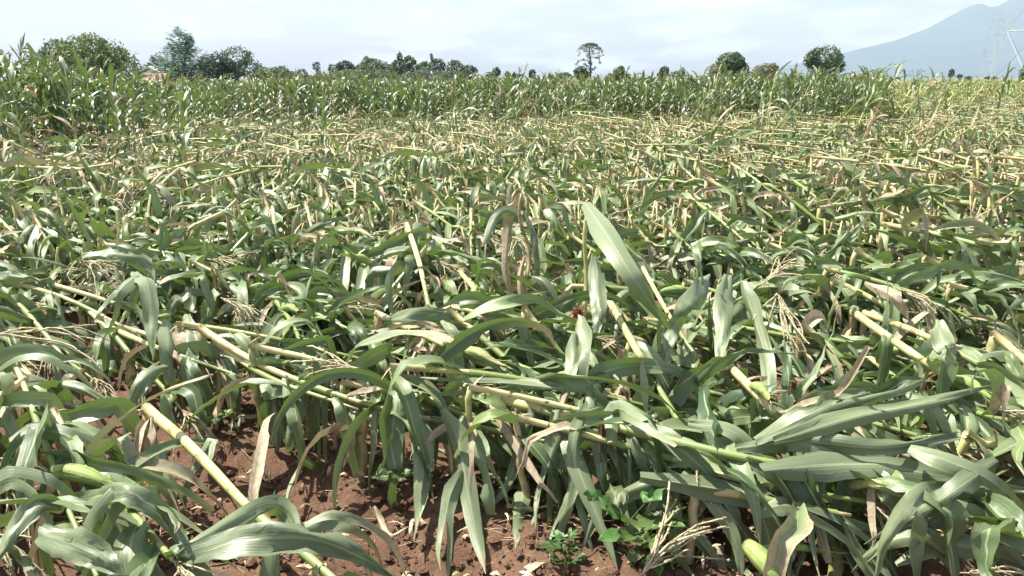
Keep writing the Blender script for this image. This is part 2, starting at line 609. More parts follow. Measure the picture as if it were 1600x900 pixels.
# ------------------------------------------------------------------ mountain
ridge = [(1100, 121), (1200, 106), (1250, 98), (1320, 80), (1390, 63), (1440, 43), (1475, 22), (1500, 8), (1516, 4), (1530, 11), (1545, 8), (1562, -4),
         (1590, -10), (1640, -6), (1700, 10), (1780, 38), (1880, 66), (2000, 92), (2150, 110), (2300, 121)]
rx = np.array([r[0] for r in ridge], float); ry = np.array([r[1] for r in ridge], float)
D0 = 5400.0
mb = MB()
npx, nd = 150, 27
V = []
for i in range(nd):
    q = i / (nd - 1)                      # 0 foot towards us, 0.5 ridge, 1 back foot
    dist = D0 + (q - 0.5) * 3600
    prof = (1 - abs(q - 0.5) * 2) ** 1.25
    for j in range(npx):
        x = 1100 + 1200 * j / (npx - 1)
        y = np.interp(x, rx, ry)
        X = (x - 800) / (F / math.cos(PITCH)) * D0 * 1.0
        hgt = max(0.0, far(x, y, D0).z - CAM_H)
        gul = 1 + 0.10 * float(vnoise(x / 34 + q * 2, q * 5, 11)) * (1 if 0.03 < abs(q - 0.5) else 0)
        V.append((X, dist, CAM_H + hgt * prof * gul - 3 if prof > 0 else -2))
mb.add(V, grid_quads(nd, npx), np.zeros((len(V), 2)), (1, 1, 1))
tag(obj('mountain', mb.mesh('mountain', hill_material())), kind='structure')

# ------------------------------------------------------------------ haze
def box_mesh(name, lo, hi, m):
    x0, y0, z0 = lo; x1, y1, z1 = hi
    V = [(x0, y0, z0), (x1, y0, z0), (x1, y1, z0), (x0, y1, z0), (x0, y0, z1), (x1, y0, z1), (x1, y1, z1), (x0, y1, z1)]
    Q = [(0, 3, 2, 1), (4, 5, 6, 7), (0, 1, 5, 4), (1, 2, 6, 5), (2, 3, 7, 6), (3, 0, 4, 7)]
    return mesh_from(name, np.array(V, float), np.array(Q), np.zeros((8, 2)), np.ones((8, 3)), m, False)


hz = bpy.data.materials.new('haze'); hz.use_nodes = True
hz.node_tree.nodes.clear()
ho = hz.node_tree.nodes.new('ShaderNodeOutputMaterial')
hv = hz.node_tree.nodes.new('ShaderNodeVolumePrincipled')
hv.inputs['Color'].default_value = (0.72, 0.85, 1.0, 1)
hv.inputs['Density'].default_value = 0.00014
hv.inputs['Anisotropy'].default_value = 0.0
hz.node_tree.links.new(hv.outputs[0], ho.inputs['Volume'])
tag(obj('haze', box_mesh('haze', (-8300, -8300, -4), (8300, 8300, 640), hz)), kind='stuff')

# ------------------------------------------------------------------ trees and what stands behind the field
rs = random.Random(7)


def leaf_cloud(mb, lobes, n, size, base, r, var=0.35, hole=0.0, flatz=1.0, stretch=1.0, shell=0.45):
    """many small leaf faces through the volume of ellipsoid lobes (centre, radii)"""
    vol = [l[1][0] * l[1][2] for l in lobes]
    tot = sum(vol)
    V = []; Q = []; T = []
    sd_ = r.randrange(10000)
    for (c, ra), w in zip(lobes, vol):
        m = int(n * w / tot)
        for i in range(m):
            d = rvec(r); q = shell + (1 - shell) * r.random() ** 0.6
            if r.random() < 0.2: q *= 1.12
            p = Vector((c[0] + d.x * ra[0] * q, c[1] + d.y * ra[1] * q, c[2] + d.z * ra[2] * q))
            sc_ = 2.2 / max(ra[0], 0.5)
            nn = mnoise.noise(Vector((p.x * sc_, p.y * sc_, p.z * sc_)) + Vector((sd_, 0, 0)))
            if nn < hole - 0.55: continue
            nv = (rvec(r) + d * 0.5 + Vector((0, 0, 0.4))).normalized()
            a = nv.cross(rvec(r)); a.normalize(); b = nv.cross(a)
            if flatz != 1.0:
                a = Vector((a.x, a.y, a.z * flatz)).normalized()
            s1 = size * r.uniform(0.6, 1.4) * stretch; s2 = size * r.uniform(0.4, 0.9) / stretch
            k0 = len(V)
            V += [tuple(p - a * s1), tuple(p - b * s2), tuple(p + a * s1), tuple(p + b * s2)]
            Q.append((k0, k0 + 1, k0 + 2, k0 + 3))
            br = 1 + var * (nn * 1.3 + r.uniform(-0.5, 0.5))
            yl = 1 + 0.18 * r.uniform(-1, 1)
            t = (max(0.01, base[0] * br * yl), max(0.012, base[1] * br), max(0.01, base[2] * br))
            T += [t] * 4
    mb.add(V, Q, np.zeros((len(V), 2)), T)


def tree(name, label, cat, px, ytop, wpx, dist, lobes, n, leaf_px, colr, group=None, trunk_px=3.0, hole=0.0,
         limbs=6, flatz=1.0, stretch=1.0, var=0.35, ybase=None, shell=0.45):
    """lobes are (dx, dy, rx, ry) in pixels from (px, ytop) downwards; everything becomes metres at dist"""
    c = far(px, 122, dist)
    s = dist * math.cos(PITCH) / F            # metres per pixel there
    r = random.Random(int(px * 13 + ytop))
    root = empty(name, (c.x, dist, 0), label, cat, group)
    top = far(px, ytop, dist).z
    L = []
    for dx, dy, rx_, ry_ in lobes:
        dep = r.uniform(-0.5, 0.5) * rx_ * s
        L.append(((dx * s, dep, top - dy * s), (rx_ * s, rx_ * s * r.uniform(0.8, 1.1), ry_ * s)))
        # smaller lumps that break the outline
        for q in range(4):
            an = r.uniform(0, 2 * math.pi)
            L.append(((dx * s + math.cos(an) * rx_ * s * 0.72, dep + r.uniform(-0.6, 0.6) * rx_ * s, top - dy * s + math.sin(an) * ry_ * s * 0.72),
                      (rx_ * s * r.uniform(.25, .42), rx_ * s * 0.35, ry_ * s * r.uniform(.25, .42))))
    mb = MB()
    leaf_cloud(mb, L, n, leaf_px * s * 0.6, colr, r, var, hole, flatz, stretch, shell)
    obj('crown', mb.mesh('crown', M_FOL, False), root)
    tb = MB()
    bark = (0.12, 0.095, 0.07)
    zc_ = sum(l[0][2] * l[1][0] for l in L) / sum(l[1][0] for l in L)
    tr_ = trunk_px * s / 2
    tube(tb, [Vector((0, 0, -0.1)), Vector((0.05 * tr_, 0, zc_ * 0.5)), Vector((tr_ * 0.6, 0, zc_))], [tr_ * 1.25, tr_, tr_ * 0.55], 7, bark)
    for i in range(limbs):
        l = L[r.randrange(len(L))]
        st = Vector((tr_ * 0.3, 0, zc_ * r.uniform(0.5, 0.9)))
        en = Vector(l[0]) + Vector((0, 0, l[1][2] * 0.4))
        md = st.lerp(en, 0.5) + Vector((0, 0, 0.06 * (en - st).length))
        tube(tb, [st, md, en], [tr_ * 0.5, tr_ * 0.3, tr_ * 0.12], 5, bark)
    obj('trunk', tb.mesh('trunk', M_BARK), root)
    return root


GREEN = (0.062, 0.098, 0.040); DARK = (0.036, 0.062, 0.036); OLIVE = (0.105, 0.125, 0.050); GREY = (0.070, 0.092, 0.060)
LIME = (0.085, 0.115, 0.040); BLUE = (0.075, 0.125, 0.085)
T_ = [
 ('broad_tree', 'big rounded tree smothered in yellow-green creeper at the far left', 'tree', 145, 53, 0, 52, [(0, 34, 50, 34), (-35, 52, 38, 34), (36, 56, 40, 36), (8, 16, 22, 16), (58, 82, 26, 22)], 9000, 3.6, LIME, 5, 0.05),
 ('broad_tree', 'dark ragged tree poking out left of the creeper-covered tree', 'tree', 92, 58, 0, 62, [(0, 24, 20, 22), (-10, 50, 28, 26), (14, 16, 12, 14)], 2200, 3.2, GREEN, 4, 0.18),
 ('feathery_tree', 'tall feathery blue-green tree with wispy sprays, highest at the left', 'tree', 288, 41, 0, 66, [(0, 26, 20, 26), (-10, 52, 30, 28), (14, 56, 30, 30), (0, 74, 40, 26)], 6500, 3.4, BLUE, 4, 0.12),
 ('small_tree', 'thin wispy tree at the left foot of the feathery tree', 'tree', 250, 84, 0, 72, [(0, 10, 11, 10), (-6, 26, 18, 12)], 900, 2.8, GREY, 2, 0.2),
 ('round_tree', 'dense dark round tree right of the feathery tree', 'tree', 342, 82, 0, 64, [(0, 20, 22, 20), (-10, 30, 22, 18), (14, 28, 18, 20)], 3800, 3.0, DARK, 4, -0.1),
 ('open_tree', 'greyish open-crowned tree leaning out behind the dark round tree', 'tree', 372, 71, 0, 76, [(0, 17, 24, 17), (14, 34, 22, 16), (-6, 38, 20, 14)], 2400, 2.8, GREY, 3, 0.22),
 ('low_bush', 'wide low green bush between the greyish tree and the thin trees', 'bush', 420, 104, 0, 70, [(0, 10, 22, 9), (-16, 14, 14, 8)], 1500, 2.6, GREEN, 2, 0),
 ('small_tree', 'small green tree rising from the end of the wide low bush', 'tree', 441, 103, 0, 80, [(0, 9, 12, 9), (4, 16, 14, 8)], 900, 2.6, GREEN, 2, 0.05),
 ('small_tree', 'small pale round tree in the gap before the tall thin one', 'tree', 473, 108, 0, 120, [(0, 8, 9, 8)], 500, 2.4, GREY, 1.5, 0.15),
 ('small_tree', 'small pale tree just right of the low green bush', 'tree', 456, 111, 0, 118, [(0, 7, 7, 7)], 350, 2.4, GREY, 1.5, 0.15),
 ('slender_tree', 'slender tree with a small tuft of leaves on a bare stem', 'tree', 496, 96, 0, 92, [(0, 7, 6, 7), (1, 17, 3, 6), (4, 27, 12, 8)], 700, 2.4, GREY, 2, 0.1),
 ('slender_tree', 'thin sparse tree left of the flat-topped umbrella tree', 'tree', 522, 99, 0, 96, [(0, 9, 7, 9), (2, 20, 6, 6)], 450, 2.4, GREY, 1.8, 0.25),
 ('umbrella_tree', 'flat-topped umbrella tree with a forked bare trunk', 'tree', 541, 94, 0, 90, [(0, 8, 13, 7), (-9, 11, 7, 5), (9, 13, 7, 6)], 900, 2.4, DARK, 2.2, 0.1),
 ('round_tree', 'wide olive tree at the left end of the long clump', 'tree', 584, 90, 0, 84, [(0, 14, 20, 14), (-16, 22, 13, 14), (18, 22, 14, 16), (-10, 4, 5, 6)], 3200, 2.6, (0.085, 0.105, 0.052), 3, 0.05),
 ('spire_tree', 'narrow spire-topped tree in the long clump', 'tree', 626, 82, 0, 88, [(0, 9, 5, 9), (-2, 24, 12, 13), (-6, 32, 15, 10)], 1700, 2.5, GREY, 2, 0.08),
 ('round_tree', 'round-headed tree right of the spire-topped tree', 'tree', 641, 87, 0, 86, [(0, 9, 10, 9), (0, 24, 8, 12)], 1200, 2.5, GREEN, 2, 0.05),
 ('round_tree', 'low green tree in the middle of the long clump', 'tree', 664, 96, 0, 84, [(0, 12, 14, 12), (-6, 20, 14, 10)], 1500, 2.5, GREEN, 2, 0.05),
 ('round_tree', 'tree with one twig sticking up in the long clump', 'tree', 684, 90, 0, 86, [(0, 12, 13, 11), (-9, -2, 2, 6), (2, 24, 14, 10)], 1700, 2.5, GREY, 2, 0.1),
 ('round_tree', 'dark tree with gaps second from the right of the long clump', 'tree', 712, 94, 0, 86, [(0, 12, 14, 12), (2, 24, 13, 9)], 1600, 2.5, (0.055, 0.075, 0.045), 2.5, 0.12),
 ('round_tree', 'grey-green round tree ending the long clump on the right', 'tree', 733, 101, 0, 86, [(0, 11, 13, 11), (-6, 16, 10, 9)], 1300, 2.5, GREY, 2.5, 0.1),
 ('small_tree', 'small dark oval tree standing alone right of the long clump', 'tree', 775, 105, 0, 98, [(0, 8, 7, 8), (-9, 14, 8, 5)], 700, 2.3, DARK, 1.6, 0.05),
 ('small_tree', 'tiny tree in the middle gap, left one of the tiny pair', 'tree', 793, 111, 0, 130, [(0, 7, 4, 7)], 250, 2.2, GREY, 1.4, 0.1),
 ('small_tree', 'tiny tree in the middle gap, right one of the tiny pair', 'tree', 803, 112, 0, 130, [(0, 7, 3.5, 7)], 230, 2.2, GREY, 1.4, 0.1),
 ('slender_tree', 'columnar tree between the tiny pair and the papaya', 'tree', 832, 109, 0, 95, [(0, 9, 6, 10)], 500, 2.3, GREY, 1.6, 0.05),
 ('low_bush', 'flat dark bush left of the papaya', 'bush', 882, 112, 0, 80, [(0, 8, 12, 7)], 800, 2.3, GREEN, 1.6, 0),
 ('round_tree', 'dark compact tree at the foot of the papaya', 'tree', 907, 103, 0, 78, [(0, 10, 11, 10), (6, 14, 9, 8)], 1300, 2.4, DARK, 2, 0),
 ('low_bush', 'yellow-green mounded bush right of the papaya', 'bush', 967, 103, 0, 48, [(0, 12, 11, 11), (-8, 20, 16, 9), (8, 20, 16, 9)], 1700, 2.8, OLIVE, 2, 0),
 ('round_tree', 'little dark lobed tree right of the middle', 'tree', 1038, 103, 0, 95, [(0, 8, 8, 8), (-5, 14, 6, 6)], 800, 2.3, DARK, 1.8, 0.02),
 ('small_tree', 'low bluish bush-like tree beside the little dark lobed tree', 'tree', 1057, 107, 0, 98, [(0, 10, 12, 6), (8, 6, 5, 6)], 600, 2.3, GREY, 1.6, 0.05),
 ('dome_tree', 'dense dark green domed tree right of centre', 'tree', 1142, 81, 0, 74, [(0, 16, 22, 16), (-8, 28, 18, 16), (14, 30, 16, 16)], 5200, 2.8, (0.048, 0.082, 0.034), 4, -0.15),
 ('low_bush', 'brownish shrub at the left foot of the domed tree', 'bush', 1120, 98, 0, 66, [(0, 12, 12, 12)], 700, 2.6, (0.14, 0.125, 0.075), 1.6, 0.15),
 ('low_bush', 'olive-brown bush between the domed tree and the open tree', 'bush', 1196, 98, 0, 62, [(0, 12, 20, 11), (10, 10, 9, 10), (-12, 16, 12, 9)], 1900, 2.6, (0.125, 0.122, 0.068), 2, 0.02),
 ('open_tree', 'open round-crowned tree in front of the mountain slope', 'tree', 1284, 69, 0, 70, [(0, 20, 26, 18), (-18, 24, 14, 13), (20, 26, 14, 15), (0, 36, 24, 10)], 3000, 3.2, (0.060, 0.090, 0.042), 3.2, 0.24),
 ('small_tree', 'tiny dark tree against the mountain foot', 'tree', 1485, 108, 0, 190, [(0, 6, 4.5, 6)], 300, 2.2, DARK, 1.4, 0),
 ('small_tree', 'tiny low tree right of the tiny dark tree on the right horizon', 'tree', 1499, 115, 0, 190, [(0, 4, 4, 3)], 200, 2.0, DARK, 1.2, 0),
 ('low_bush', 'far dark bush on the right horizon before the pylons', 'bush', 1512, 118, 0, 230, [(0, 4, 5, 3)], 200, 2.0, DARK, 1.2, 0),
 ('low_bush', 'far wide dark bush on the right horizon between two pylons', 'bush', 1551, 118, 0, 230, [(0, 4, 9, 3)], 300, 2.0, DARK, 1.2, 0),
 ('round_tree', 'green tree cut by the right edge behind the maize', 'tree', 1604, 100, 0, 90, [(0, 12, 12, 12), (0, 22, 14, 10)], 1000, 2.6, GREEN, 2, 0),
 ('low_bush', 'far dark bush low on the horizon under the open slope', 'bush', 1400, 119, 0, 240, [(0, 4, 9, 3)], 250, 2.0, DARK, 1.2, 0),
 ('hedge_bush', 'long low hedge-like bush under the left half of the long clump', 'bush', 560, 108, 0, 68, [(0, 10, 40, 9), (-30, 12, 24, 8), (34, 8, 26, 9)], 2600, 2.4, GREEN, 2, 0.0),
 ('hedge_bush', 'long low hedge-like bush under the right half of the long clump', 'bush', 675, 108, 0, 68, [(0, 10, 40, 9), (-30, 12, 24, 8), (36, 10, 26, 8)], 2600, 2.4, GREY, 2, 0.0),
 ('hedge_bush', 'low pale bush filling the gap right of the wide low green bush', 'bush', 470, 114, 0, 80, [(0, 8, 26, 6), (24, 9, 20, 5)], 1200, 2.4, GREY, 2, 0.0),
]
for nm, lab, cat, px, yt, w, di, lob, n, lp, c_, tp, hole in T_:
    fe = nm == 'feathery_tree'
    tree(nm, lab, cat, px, yt, w, di, lob, int(n * 1.25), lp * (0.85 if fe else 1.0), tuple(q_ * 1.3 for q_ in c_), 'trees beyond the maize' if cat == 'tree' else 'bushes beyond the maize',  # crown colours lightened to add to the haze over them
         tp, hole - 0.05, flatz=0.12 if fe else 1.0, stretch=1.6 if fe else 1.05, shell=0.5)

# papaya: thin trunk, umbrella of drooping leaves, ragged side shoots
pd = 74.0
ps = pd * math.cos(PITCH) / F
pc = far(921, 122, pd)
pr = empty('papaya_tree', (pc.x, pd, 0), 'tall thin papaya with an umbrella crown and ragged hanging shoots', 'tree')
ptop = far(921, 72, pd).z
tb = MB()
tube(tb, catmull([(0, 0, -0.1), (0.1, 0, ptop * 0.5), (-1 * ps, 0, ptop - 6 * ps), (0, 0, ptop)], 8), [1.7 * ps - i * 0.1 * ps for i in range(9)], 7, (0.11, 0.11, 0.085))
for a_, b_, r_ in [((0, 34), (-22, 44 - 14), 0.7), ((0, 40), (15, 24), 0.7)]:
    pass
shoots = [[(0, -24), (-10, -20), (-18, -23), (-21, -27)], [(0, -16), (9, -17), (14, -18), (16, -25)], [(0, -34), (6, -34), (9, -32)], [(0, -30), (-6, -28), (-8, -26)]]
for sh in shoots:
    tube(tb, [Vector((x * ps, 0, ptop + y * ps)) for x, y in sh], [0.6 * ps] * len(sh), 5, (0.11, 0.11, 0.085))
obj('trunk', tb.mesh('trunk', M_BARK), pr)
cb = MB()
rr = random.Random(5)
lob = []
for i in range(15):
    an = 2 * math.pi * i / 15 + rr.uniform(-.2, .2); le = rr.uniform(13, 21)
    dr_ = rr.uniform(7, 16)
    for q in (0.25, 0.5, 0.75, 0.95, 1.05):
        x = math.cos(an) * le * q; y = math.sin(an) * le * q
        w_ = 3.4 if q < .9 else 2.2
        lob.append(((x * ps, y * ps, ptop + (3 - dr_ * q ** 3) * ps), (w_ * ps, w_ * ps, 1.7 * ps)))
for sh in shoots:
    for x, y in sh[1:]:
        lob.append(((x * ps, 0, ptop + y * ps), (2.6 * ps, 2.6 * ps, 2.4 * ps)))
for y in (-14, -20, -26, -32, -37):
    lob.append(((rr.uniform(-3, 4) * ps, 0, ptop + y * ps), (4.2 * ps, 4 * ps, 3.6 * ps)))
leaf_cloud(cb, lob, 1700, 1.05 * ps, (0.062, 0.088, 0.048), rr, 0.3, 0.0)
obj('crown', cb.mesh('crown', M_FOL, False), pr)

# houses in the trees at the left
def quad_obj(name, V, Q, colr, m, parent):
    mb_ = MB(); mb_.add(V, Q, np.zeros((len(V), 2)), colr)
    return obj(name, mb_.mesh(name, m, False), parent)


def house(label, px, yr, wpx, dist, depth, roofc, wallc, turn, roof_px, gable_front=False):
    c = far(px, 122, dist); s = dist * math.cos(PITCH) / F
    root = empty('small_house', (c.x, dist, 0), label, 'house')
    root.rotation_euler.z = turn
    zr = far(px, yr, dist).z; ze = zr - roof_px * s
    w = wpx * s / 2; d = depth / 2; ov = 0.35
    if gable_front:
        V = [(-w - ov, -d - ov, ze), (0, -d - ov, zr), (w + ov, -d - ov, ze), (-w - ov, d + ov, ze), (0, d + ov, zr), (w + ov, d + ov, ze)]
        V += [(x, y, z - 0.12) for x, y, z in V]
        Q = [(0, 1, 4, 3), (1, 2, 5, 4), (6, 9, 10, 7), (7, 10, 11, 8), (0, 6, 7, 1), (1, 7, 8, 2), (3, 4, 10, 9), (4, 5, 11, 10), (0, 3, 9, 6), (2, 8, 11, 5)]
        g = [(-w, -d, 0), (w, -d, 0), (w, -d, ze), (-w, -d, ze), (0, -d, zr - 0.15), (0, -d, ze), (-w, d, 0), (w, d, 0), (w, d, ze), (-w, d, ze), (0, d, zr - 0.15), (0, d, ze)]
        QW = [(0, 1, 2, 3), (3, 5, 4, 3), (5, 2, 4, 5), (6, 9, 8, 7), (9, 10, 11, 9), (11, 10, 8, 11), (0, 3, 9, 6), (1, 7, 8, 2)]
        QW = [q for q in QW if len(set(q)) == 4] + [(3, 5, 4, 3)][:0]
        QW += [(3, 2, 4, 4)][:0]
        # gables as quads with the ridge point doubled a hair apart
        g += [(0.01, -d, zr - 0.15), (0.01, d, zr - 0.15)]
        QW += [(3, 2, 12, 4), (8, 9, 10, 13)]
    else:
        V = [(-w - ov, -d - ov, ze), (w + ov, -d - ov, ze), (w + ov * .4, 0, zr), (-w - ov * .4, 0, zr), (-w - ov, d + ov, ze), (w + ov, d + ov, ze)]
        V += [(x, y, z - 0.12) for x, y, z in V]
        Q = [(0, 1, 2, 3), (3, 2, 5, 4), (6, 9, 8, 7), (9, 10, 11, 8), (0, 6, 7, 1), (4, 5, 11, 10), (0, 3, 9, 6), (3, 4, 10, 9), (1, 7, 8, 2), (2, 8, 11, 5)]
        g = [(-w, -d, 0), (w, -d, 0), (w, -d, ze), (-w, -d, ze), (-w, d, 0), (w, d, 0), (w, d, ze), (-w, d, ze), (-w, 0.01, zr - .15), (-w, -0.01, zr - .15), (w, 0.01, zr - .15), (w, -0.01, zr - .15)]
        QW = [(0, 1, 2, 3), (4, 7, 6, 5), (0, 3, 7, 4), (1, 5, 6, 2), (3, 9, 8, 7), (2, 6, 10, 11)]
    quad_obj('roof', V, Q, roofc, M_TILE, root)
    quad_obj('wall', g, QW, wallc, M_WALL, root)
    return root


house('low house with a reddish tiled roof half hidden by the maize', 233, 114, 56, 60, 5.0, (0.21, 0.125, 0.095), (0.35, 0.32, 0.28), R(6), 22)
house('white gabled house end showing between the trees behind the red roof', 256, 104, 20, 66.5, 4.0, (0.55, 0.58, 0.58), (0.78, 0.80, 0.80), R(-4), 9, True)

# pylons
def strut(mb_, a, b, r, c=(0.42, 0.44, 0.45)):
    tube(mb_, [Vector(a), Vector(b)], [r, r], 4, c, cap=False)


def pylon(label, px, dist, Ht, bw, tw, r, turn=0.0):
    c = far(px, 122, dist)
    root = empty('lattice_pylon', (c.x, dist, 0), label, 'pylon', 'power line pylons')
    root.rotation_euler.z = turn
    waist = Ht * 0.62
    def half(z):
        return (bw + (tw - bw) * min(1, z / waist)) / 2
    for sx in (-1, 1):
        for sy in (-1, 1):
            m_ = MB()
            strut(m_, (sx * bw / 2, sy * bw / 2, 0), (sx * tw / 2, sy * tw / 2, waist), r * 1.5, (0.62, 0.64, 0.66))
            strut(m_, (sx * tw / 2, sy * tw / 2, waist), (sx * tw / 2 * .75, sy * tw / 2 * .75, Ht * 0.96), r * 1.2, (0.62, 0.64, 0.66))
            obj('leg', m_.mesh('leg', M_STEEL, False), root)
    m_ = MB()
    z = 0.0; nxt = []
    step = bw * 0.95
    while z < Ht * 0.93:
        z2 = min(Ht * 0.95, z + max(step, tw * 1.0)); step *= 0.88
        h1, h2 = half(z), half(z2)
        for a, b in (((-1, -1), (1, -1)), ((1, -1), (1, 1)), ((1, 1), (-1, 1)), ((-1, 1), (-1, -1))):
            strut(m_, (a[0] * h1, a[1] * h1, z), (b[0] * h2, b[1] * h2, z2), r * .5)
            strut(m_, (b[0] * h1, b[1] * h1, z), (a[0] * h2, a[1] * h2, z2), r * .5)
            strut(m_, (a[0] * h2, a[1] * h2, z2), (b[0] * h2, b[1] * h2, z2), r * .7)
        z = z2
    obj('bracing', m_.mesh('bracing', M_STEEL, False), root)
    for q, le in ((0.68, 0.16), (0.79, 0.14), (0.90, 0.11)):
        m_ = MB()
        z = Ht * q; L_ = Ht * le
        for sx in (-1, 1):
            for sy in (-1, 1):
                strut(m_, (0, sy * tw / 2 * .8, z), (sx * L_, 0, z), r)
                strut(m_, (0, sy * tw / 2 * .8, z + tw * 0.7), (sx * L_, 0, z), r * .8)
            for q2 in (0.35, 0.65):
                strut(m_, (sx * L_ * q2, 0, z), (sx * L_ * q2, 0, z + tw * .7 * (1 - q2)), r * .6)
            for k_ in range(5):
                strut(m_, (sx * L_, 0, z - k_ * 0.22 * tw), (sx * L_, 0, z - (k_ + .8) * 0.22 * tw), r * 1.6, (0.25, 0.18, 0.14))
        obj('crossarm', m_.mesh('crossarm', M_STEEL, False), root)
    return root


pylon('nearest lattice pylon, only its left legs inside the right edge', 1618, 132, 46, 9.4, 2.4, 0.07, R(8))
pylon('faint lattice pylon with three crossarms against the mountain', 1546, 400, 32, 6.0, 1.5, 0.045, R(20))
pylon('faintest and smallest lattice pylon, left of the other two', 1531, 640, 26, 5.5, 1.3, 0.045, R(20))

# ------------------------------------------------------------------ maize plants
def merge_mesh(name, items):
    """items: (V, Q, U, T, material index); one mesh, several materials"""
    mats = [M_LEAF, M_STALK, M_TASSEL, M_HUSK]
    V = np.concatenate([i[0] for i in items]); U = np.concatenate([i[2] for i in items]); T = np.concatenate([i[3] for i in items])
    off = 0; Q = []; MI = []
    for i in items:
        Q.append(i[1] + off); off += len(i[0]); MI.append(np.full(len(i[1]), i[4], np.int32))
    me = mesh_from(name, V, np.concatenate(Q), U, T, mats[0])
    for m in mats[1:]: me.materials.append(m)
    me.polygons.foreach_set('material_index', np.concatenate(MI))
    return me


MATS = {'leaf': 0, 'foliage': 0, 'dead_leaf': 0, 'stump': 1, 'stalk': 1, 'splinters': 1, 'tassel': 2, 'ear': 3, 'silk': 2}
MAT_OF = [M_LEAF, M_STALK, M_TASSEL, M_HUSK]
STRAW = (0.44, 0.38, 0.24)


def tassel_mb(p, d, rng, L=0.26, nb=9, spread=0.5, colr=STRAW, thick=0.0028, ns=3, seg=6, grav=0.5):
    mb = MB()
    d = nrm(d)
    for b in range(nb + 1):
        a = rvec(rng)
        dd = nrm(d + a * (spread * rng.uniform(0.4, 1.0) if b else 0.03))
        q = Vector(p) + d * (rng.uniform(0, 0.08) if b else 0)
        le = L * (rng.uniform(0.6, 1.0) if b else 1.2)
        pts = [q.copy()]
        for i in range(seg):
            dd = nrm(dd + Vector((0, 0, -grav * 0.22 * (i + 1) / seg * 2)) + rvec(rng) * .2)
            q = q + dd * (le / seg)
            pts.append(q.copy())
        q_ = rng.uniform(0.72, 1.15); c = tuple(x * q_ for x in colr)
        tube(mb, pts, [thick] + [thick * (1.5 if i % 2 else 0.9) for i in range(seg - 1)] + [thick * 0.6], ns, c, cap=False)
        if ns > 3:                                # spikelets along the branch
            for i in range(1, len(pts)):
                for q_ in range(3):
                    pp = pts[i - 1].lerp(pts[i], rng.random())
                    v = nrm(nrm(pts[i] - pts[i - 1]) + rvec(rng) * 0.6)
                    tube(mb, [pp, pp + v * 0.006, pp + v * 0.011], [0.0008, 0.0019, 0.0005], 3, c, cap=False)
    return mb


def ear_mb(p, d, rng, L=0.22, r=0.026, colr=(0.30, 0.38, 0.13), ns=10):
    d = nrm(d); mb = MB(); sb = MB()
    side = nrm(d.cross(Vector((0, 0, 1))))
    pts = []; rad = []
    for i in range(11):
        t = i / 10
        pts.append(Vector(p) + d * (L * t) + Vector((0, 0, 0.012 * math.sin(3.14 * t))))
        rad.append(r * (0.35 + 0.65 * math.sin(math.pi * min(1, t * 0.86 + 0.12)) ** 0.8) * (1 - .75 * t ** 5) if t < 0.96 else r * 0.12)
    T = [tuple(c * (1.0 - 0.25 * (i / 10)) for c in colr) for i in range(11)]
    tube(mb, pts, rad, ns, T)
    for k_ in range(4):                           # outer husk blades lifting off the tip
        a = nrm(side * math.cos(k_ * 1.6 + 0.5) + side.cross(d) * math.sin(k_ * 1.6 + 0.5))
        pp = [pts[1] + a * rad[1]] + [pts[i] + a * (rad[i] + 0.002) for i in (3, 5, 7, 9)] + [pts[10] + d * 0.03 + a * 0.018, pts[10] + d * 0.07 + a * 0.03]
        pp = catmull(pp, 10)
        strip(mb, pp, [nrm(a.cross(d))] * len(pp), r * 1.5, 5, tuple(c * rng.uniform(0.8, 1.1) for c in colr), 0.3, 0.03, rng, 'oval')
    for k_ in range(14):
        v = nrm(d + rvec(rng) * 0.7)
        q = pts[10]
        tube(sb, [q, q + v * 0.02, q + v * 0.035 + Vector((0, 0, -0.012))], [0.0012, 0.001, 0.0008], 3, (0.20, 0.075, 0.035), cap=False)
    return mb, sb


def ftint(rng, dry_p=0.07, yel=0.0):
    d = rng.uniform(0.0, 0.16)
    x = rng.random()
    if x < dry_p: d = rng.uniform(0.55, 1.0)
    elif x < dry_p * 2.2: d = rng.uniform(0.22, 0.42)
    return (min(1, max(0, rng.gauss(0.48, 0.28))), d, yel * rng.random() + (0.5 * rng.random() if rng.random() < 0.10 else 0))


